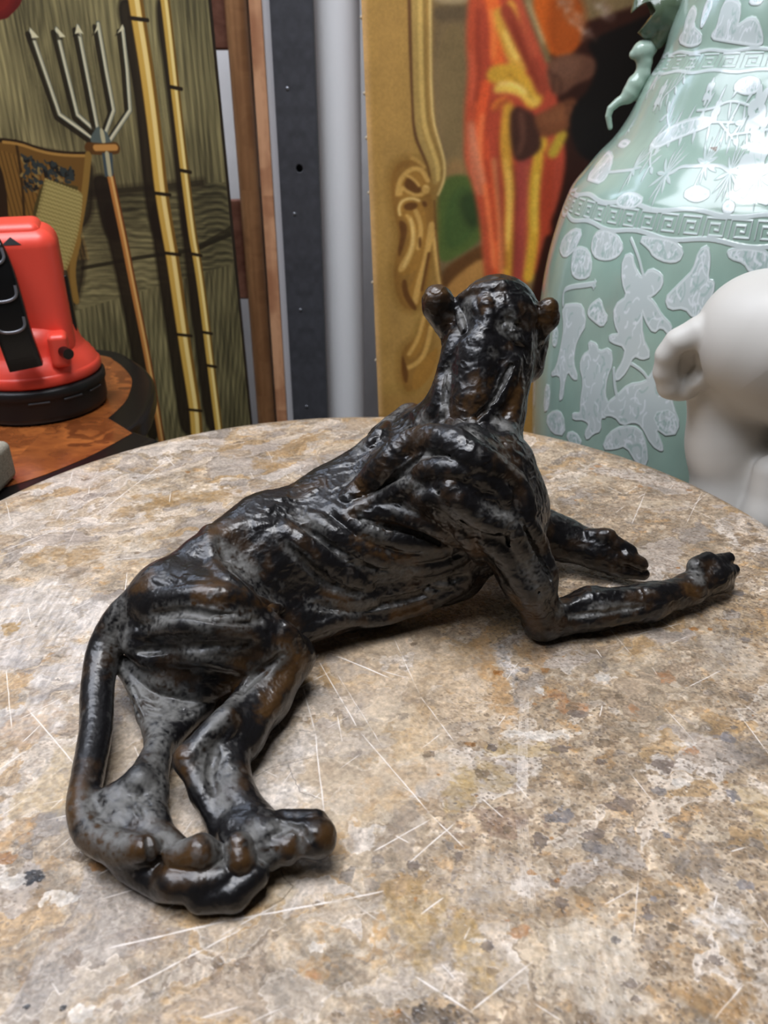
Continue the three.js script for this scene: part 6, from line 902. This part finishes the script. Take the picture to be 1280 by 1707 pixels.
  // lower zone: warriors, banners, rocks and clouds
  for (const p of [[243.3, 364.3, 252.4, 353.1, 292.7, 347.3, 338.6, 351.3, 376.4, 365.9, 366.6, 378.2, 333.7, 386.8, 283.7, 388.2, 252.2, 378.8], [157, 390.2, 185.3, 381.4, 242.1, 382.6, 274.8, 404.2, 272.2, 419.9, 217.5, 427.2, 176.8, 420.3], [48.4, 380.5, 112.5, 359.1, 180.2, 357, 164.5, 386.4, 114.2, 403.9, 49.8, 396.9], [165.8, 481, 234.6, 468.9, 273.5, 467.3, 300.8, 493.1, 277, 516.2, 265.7, 534.7, 268.3, 565.3, 300.1, 586.1, 277.9, 589.9, 247.6, 579.3, 236.3, 606.3, 236.9, 631.8, 216.2, 641.5, 221, 609.1, 203, 594.2, 148.1, 607.8, 182.1, 588.8, 193.8, 545.9, 194.4, 511.1], [301.3, 467.1, 319.4, 455.5, 340, 448.5, 361.2, 466.3, 380, 473.4, 365.8, 487.9, 332.5, 482.5, 301.3, 476.7], [385.2, 379.7, 413.1, 373.2, 429.8, 390.5, 463.8, 406.5, 479.5, 389.5, 518.1, 395, 527.3, 408.3, 509, 424.1, 487.8, 428.9, 513.9, 435.2, 543.3, 453.1, 575.2, 464.7, 574.3, 476.6, 548.3, 465.8, 530.5, 478.1, 502.1, 462.9, 481.9, 444.2, 500, 490.5, 534.4, 514.3, 510.5, 522, 485.2, 517.1, 470.2, 547.9, 446.9, 566, 437.3, 557.5, 455.8, 533.8, 456.8, 508.1, 402.5, 507.1, 396.6, 499.9, 432.1, 493.9, 406, 476.6, 395, 453.2, 433.2, 434.1, 403.1, 413.2], [421.1, 350, 466.4, 345.7, 527.3, 347.5, 561, 359.1, 556.6, 371.6, 525.2, 374.9, 481, 369.7, 462.7, 359.8], [602.8, 356.7, 622.4, 349.1, 636, 368.3, 640.3, 394.9, 657.7, 395.2, 661.4, 409.8, 645, 444.3, 625.2, 446, 600, 433.8, 560.3, 439.9, 544.2, 426.8, 560.1, 414.3, 580.2, 398.8, 599.8, 383.8], [673.7, 352, 723.3, 348.5, 776.6, 351.7, 790.7, 377, 739.1, 376.4, 720.1, 364.1, 684.9, 360.5], [322.3, 519.7, 355.4, 520, 367.4, 531.4, 407.2, 519.3, 421.7, 541.7, 409.4, 566.6, 411.8, 596.7, 430.1, 610.8, 427.5, 632.4, 406.7, 636.1, 412.4, 660.2, 387.4, 668.7, 363.4, 686.4, 353.1, 677.3, 369.8, 657.4, 347.1, 650.9, 295.1, 661.2, 293.2, 652.3, 329.1, 647, 323.6, 622.7, 327.1, 586.7, 300.2, 563.6, 307.6, 545.3, 333.3, 534.7], [452.5, 593.4, 483.5, 568.8, 528.7, 559.4, 542.7, 547.9, 557.3, 524.1, 602.7, 562.7, 621.4, 589.3, 644.3, 612.6, 632.4, 627.7, 576.9, 625.3, 606.3, 652, 612.3, 663.1, 579.2, 656, 542.2, 627.2, 517.6, 624.1, 483.1, 636.7, 453.6, 624.3, 413.2, 631.3, 428.9, 607.6], [426.3, 690.5, 441.8, 661.9, 483.6, 640.3, 538.2, 634.8, 562.4, 658.7, 575.3, 692.3, 547.3, 697.2, 503.3, 668.8, 466.8, 682.7], [128.5, 696.4, 196.7, 666.3, 244.4, 664, 262.1, 698.4, 184.1, 711.9], [266.8, 697.5, 310.3, 684.3, 348.4, 699, 294.1, 708.9], [112.7, 633.4, 153.3, 629.3, 148.4, 672.5, 108.6, 684.8], [565.2, 603.3, 621.4, 589.3, 648.1, 625.5, 601.8, 635.4], [696.1, 399.6, 740.5, 392.1, 784.7, 411.3, 786.6, 454.7, 749.6, 468.2, 714.9, 436.7], [640.4, 488.3, 675.3, 473.4, 717.1, 511.4, 714, 560.3, 671.6, 552], [122.5, 521.6, 161.6, 522.8, 163.4, 550.7, 133.6, 551.9]]) blob(p);
  stem([394.4, 351.8, 431, 370.4, 467.9, 401.8], 6); stem([169.3, 477.2, 148.2, 456.3, 195.4, 444.2, 262.8, 434.1, 300.3, 427.9], 9); flower(...[303, 428.5], 10); stem([429.5, 550.4, 440.1, 575.3, 456.1, 594.6], 9); stem([480.8, 533.7, 516.3, 538.5, 545.1, 555.5], 6);
  // shoulder zone: branches, bamboo, blossoms
  sprig([-47.9, 179.9, -30.1, 165.9, 12.9, 152.1, 55.9, 134.8], 4, 24, 6); sprig([181.6, 181, 178.6, 160, 225.3, 149.6, 264.7, 126.9], 5, 30, 7); flower(...[156.5, 157.4], 26); flower(...[25.8, 138.7], 18); sprig([404.6, 177, 462, 176.7, 529, 161.9, 608.3, 170.1], 4, 34, 9); flower(...[426.7, 152.3], 22); flower(...[487.9, 179], 20);
  sprig([293, 244.9, 289.3, 224.2, 331.5, 208, 399.4, 197.1, 471.4, 191.4, 572.4, 191.8], 7, 36, 9); blob([254.8, 222.3, 303.3, 203.3, 386.4, 189.7, 472.3, 186.5, 489.4, 193.7, 427.3, 204.2, 363.3, 215.2, 303.6, 229.1]); sprig([326.9, 205.5, 274.8, 190.7, 259.4, 180.5], 2, 30, 8); sprig([293.8, 231.9, 317.4, 244.3, 342.8, 253.8], 2, 26, 7); sprig([514.5, 191.1, 556.7, 202.8, 586.5, 212.1], 2, 26, 8); sprig([575.2, 207.4, 635.9, 203.3, 701.7, 199.2], 4, 30, 8); flower(...[640, 175.9], 40); flower(...[667.6, 199.5], 30);
  blob([524.6, 146.3, 542, 138, 583.8, 134.5, 625.4, 140.5, 623.4, 151.1, 587.5, 154.7, 556, 151.1]); bamboo(...[-166.6, 216.1], 40, -1.6, 0.6, 7); bamboo(...[17.3, 207.3], 40, -1.8, 0.5, 7); blob([35.6, 228.2, 62.4, 223.4, 130.1, 226.1, 116, 231.1]);
  blob([26.1, 282, -45.1, 255, -57.8, 240.5, 86.3, 245.3, 146.5, 262.9, 164, 283.1, 87.4, 282.2]); bamboo(...[269.9, 258.7], 46, -2.2, 1.2, 9); stem([140.6, 268.7, 203.3, 265, 272.8, 259.9], 5); bamboo(...[417.5, 261.8], 56, -3.6, 1.8, 12); bamboo(...[531.9, 244.1], 58, -3.0, 1.6, 11); bamboo(...[621.5, 254.1], 54, -3.4, 2.4, 13); stem([425.8, 262.8, 446.7, 250.9, 489.7, 248.7, 535.7, 247.6, 584.8, 245.4, 621.5, 254.1], 5); flower(...[672.6, 248.4], 42); flower(...[691.7, 236.6], 30); bamboo(...[705.1, 257.1], 50, -3, 3, 12);  // big blossoms at right paint white slip and a glaze highlight together
  blob([507.7, 283.5, 528.8, 275.5, 552.4, 275.9, 587.9, 282.1, 570.7, 289.7, 544.1, 290.7]); blob([285.3, 303.3, 308.9, 292.8, 352, 292.2, 390.4, 298.1, 370.1, 308.3, 320.2, 310.9]); blob([633.2, 295.9, 641.5, 289.8, 661.8, 293.9, 661.9, 302.1, 642.4, 302.8]); blob([712.9, 284.5, 724.1, 272.8, 745, 274.7, 752.1, 290.4]); blob([-145.7, 277, -149.1, 264.6, -118.4, 272.7, -96.9, 281.1]);
  // neck zone: rocks
  for (const p of [[74.4, 80.5, 109.3, 69.8, 88.3, 47, 113.1, 36.5, 174.1, 46.5, 185.4, 66.3, 262, 77.4, 270.6, 87.2, 194.5, 89.9], [320.5, 80.7, 348.2, 69.2, 336.7, 38.2, 372.7, 34.4, 431.5, 40.3, 455.2, 59.3, 448.1, 70.8, 499.5, 60, 537.3, 62.9, 577.2, 81.7, 586.6, 93.4, 502.3, 90.2, 416.1, 85.6], [212.5, 30.5, 259.6, 31.7, 274.5, 46.3, 258.5, 65.2, 236.3, 63.6], [472.5, 36.5, 542.3, 35.6, 531.3, 41.1, 496.2, 41.1]]) blob(p);
  fill(g, [519, 224.4, 546.3, 222.8, 547.6, 229], '#6d5a44', false);
  for (let y = 640; y < H; y += 120) for (let x = 260 + (y % 70); x < W; x += 170) if (x < 180 || x > 1180 || y > 900) blob([x, y, x + 34, y - 22, x + 56, y + 10, x + 70, y + 50, x + 30, y + 70, x + 8, y + 44]);
  const map = canvasTex(c), bump = canvasTex(cb, false); for (const t of [map, bump]) { t.wrapS = THREE.RepeatWrapping; t.wrapT = THREE.ClampToEdgeWrapping; }
  const glaze = std({ map, bumpMap: bump, bumpScale: 0.0009, roughness: 0.2, clearcoat: 0.6, clearcoatRoughness: 0.08, side: THREE.DoubleSide });
  const pts = []; { const v = PROFILE.map(([r, y]) => new THREE.Vector3(Math.max(r, 0.0001), y, 0)), a = 7, b = v.length - 9; pts.push(...v.slice(0, a).map((p) => new THREE.Vector2(p.x, p.y))); pts.push(...new THREE.CatmullRomCurve3(v.slice(a, b)).getPoints(90).map((p) => new THREE.Vector2(p.x, p.y))); pts.push(...new THREE.CatmullRomCurve3(v.slice(b)).getPoints(30).map((p) => new THREE.Vector2(p.x, p.y))); }
  const geo = new THREE.LatheGeometry(pts, 144), p = geo.attributes.position, uv = geo.attributes.uv;
  for (let i = 0; i < p.count; i++) { const n = Math.round(uv.getX(i) * 144); uv.setXY(i, (n / 144 * 2 * Math.PI - Math.PI / 2 + Math.PI) / Math.PI - 0.0, 1 - (0.36 - p.getY(i)) / 0.6); }
  const o = thing('celadon_vase', 'large pale green vase with raised white figures, flowers and key fret bands', 'vase', at(0.392, -0.6, 0.86));
  mesh('body', geo.translate(0, 0.6, 0), glaze, o);
  const off = [392, 0.75 * 0 - 600, -860];
  const animal = (name, chains, m) => mesh(name, netGeometry(surfaceNets(prims(chains, (k) => (k === 'G' ? -1 : 1)), 1.1, [0, -120, -60].map((v, i) => chains[0][2][i] - 70), [0, 0, 0].map((v, i) => chains[0][2][i] + 70))), m, o);
  const near = (p, r) => { const v = []; for (let i = 0; i < p.length / 3; i++) v.push(p[i * 3] - off[0], p[i * 3 + 1] - off[1], p[i * 3 + 2] - off[2], r[i]); return v; };
  const pale = std({ color: 0x9fb5a6, roughness: 0.2, clearcoat: 0.5 }), greenish = std({ color: 0x55644f, roughness: 0.25, clearcoat: 0.5 });
  animal('small_lizard', [['body', 3, near([254.5, 304.4, -898.9, 258, 297.1, -898.5, 257.6, 285.8, -898.5, 252.4, 277.5, -899.2, 248.2, 269.2, -899.7, 245.9, 265.9, -899.9], [9, 7, 7, 8.5, 8, 6])], ['head', 2, near([258.3, 307.1, -898.4, 253.5, 306.1, -899.1, 246.4, 303.3, -899.9], [9, 9, 4.2])], ['ear', 1.5, near([257.8, 310.7, -898.5, 258.6, 314.4, -898.4], [5, 2.6])], ['ear', 1.5, near([261.4, 308, -898, 265.3, 308, -897.5, 265, 305.1, -897.5], [4, 3, 2])], ['leg', 2, near([256.3, 282.5, -898.7, 261.3, 279.2, -898], [5, 4])], ['leg', 2, near([250.4, 272.6, -899.4, 256.9, 265.9, -898.6], [6, 4])], ['tail', 2, near([246.7, 266.7, -899.8, 237.2, 261.7, -900.8, 230.5, 255.8, -901.3, 229.2, 248.9, -901.4, 232.4, 238.6, -901.2], [6, 4.2, 3.6, 3.2, 2.6])]], pale);
  animal('dragon_handle', [['body', 3, near([275.1, 342.4, -895.9, 275.1, 331.7, -895.9, 271.4, 322.4, -896.5, 267.3, 315.4, -897.2], [16, 14, 10, 8])], ['head', 3, near([263.8, 338, -897.7, 255.3, 336.5, -898.8, 248.7, 339.6, -899.6], [18, 15, 10])], ['snout', 2, near([251.1, 331.9, -899.3, 258.7, 325.6, -898.4], [11, 10])], ['horn', 2, near([246.8, 346.5, -899.8, 253.7, 347.2, -899], [7, 6])], ['brow', 2, near([257.8, 342.6, -898.5, 264.5, 344.1, -897.6], [9, 8])], ['G', 1.5, near([255.9, 332.8, -898.8, 257, 331.9, -898.6], [17, 4])], ['claw', 2, near([266.7, 319.3, -897.2, 264, 325.6, -897.7], [7, 5])], ['limb', 2, near([273.6, 330.2, -896.1, 267.4, 325.6, -897.1], [9, 6])]], greenish);
  const stand = tag(mesh('vase_stand', lathe([[0.001, 0], [0.2, 0], [0.21, 0.02], [0.18, 0.05], [0.17, 0.11], [0.19, 0.14], [0.19, 0.15], [0.001, 0.15]], 48), ebony), 'low dark wooden stand under the large pale green vase', 'stand'); stand.position.set(0.392, 0, -0.86);
}

// ------------------------------------------------------------------ white ceramic animal
{
  const dz = 560, dx = 310, loc = (q) => q.map((v, i) => (i % 4 === 0 ? v - dx : i % 4 === 1 ? v + 300 : i % 4 === 2 ? v + dz : v));
  const chains = [
    ['head', 20, loc([270.9, 115.7, -560, 45, 281.2, 111.9, -550, 44, 309.9, 88.2, -535, 36])],
    ['jaw', 14, loc([291.1, 88.9, -560, 34, 330.4, 61.8, -545, 28])],
    ['neck', 16, loc([264.2, 61.4, -585, 27, 273.4, 23, -580, 28, 287, -31.1, -570, 34, 318.1, -112.9, -560, 40])],
    ['chest', 14, loc([306.2, 5.7, -550, 24, 317.8, -42.1, -540, 30, 336.4, -99.2, -540, 36])],
    ['rump', 16, loc([318.6, -110.6, -575, 40, 350.7, -135.9, -575, 44])],
    ['leg', 8, loc([289.5, 20.2, -530, 15, 290.4, -12.5, -525, 17, 305, -66.2, -525, 20])],
    ['ear', 8, loc([239.2, 119.5, -565, 9, 226.4, 115.8, -566, 9, 215.2, 109, -568, 8, 210.1, 98.2, -571, 7, 211.6, 84.3, -574, 7, 217.9, 71.9, -576, 7.5, 225.6, 66.7, -577, 6])],
    ['ear', 7, loc([229.1, 103.3, -580, 9, 227.2, 85.5, -585, 10, 232.6, 71.5, -584, 9])],
    ['ear', 6, loc([237.4, 109.8, -562, 7, 237.6, 95.5, -562, 6, 236.4, 81.4, -566, 6, 230.6, 69.5, -573, 6])],
    ['G', 3, loc([223.5, 98.5, -561, 6.5, 226, 89.5, -561, 8, 224.9, 82.7, -562, 6])],
  ];
  const net = surfaceNets(prims(chains, (k) => (k === 'G' ? -1 : 1)), 1.5, [-110, 130, -90], [130, 490, 90]);
  const m = tag(mesh('ceramic_animal', netGeometry(net), std({ color: 0xc9c6bf, roughness: 0.42, specularIntensity: 0.7 })), 'smooth white ceramic animal with rounded head and cupped ear, in front of the vase', 'figurine');
  m.position.set(dx / 1000, T - 0.3, -dz / 1000);
  const s = tag(mesh('wooden_pedestal', rbox(0.2, T - 0.17, 0.13, 0.006, 0, (T - 0.17) / 2, 0), std({ map: woodTexture(256, [120, 78, 46], [70, 40, 22], 8, 1, 5), roughness: 0.5 })), 'plain brown wooden pedestal under the white ceramic animal', 'pedestal'); s.position.set(dx / 1000 + 0.035, 0, -dz / 1000 + 0.012);
}

renderer.render(scene, camera);
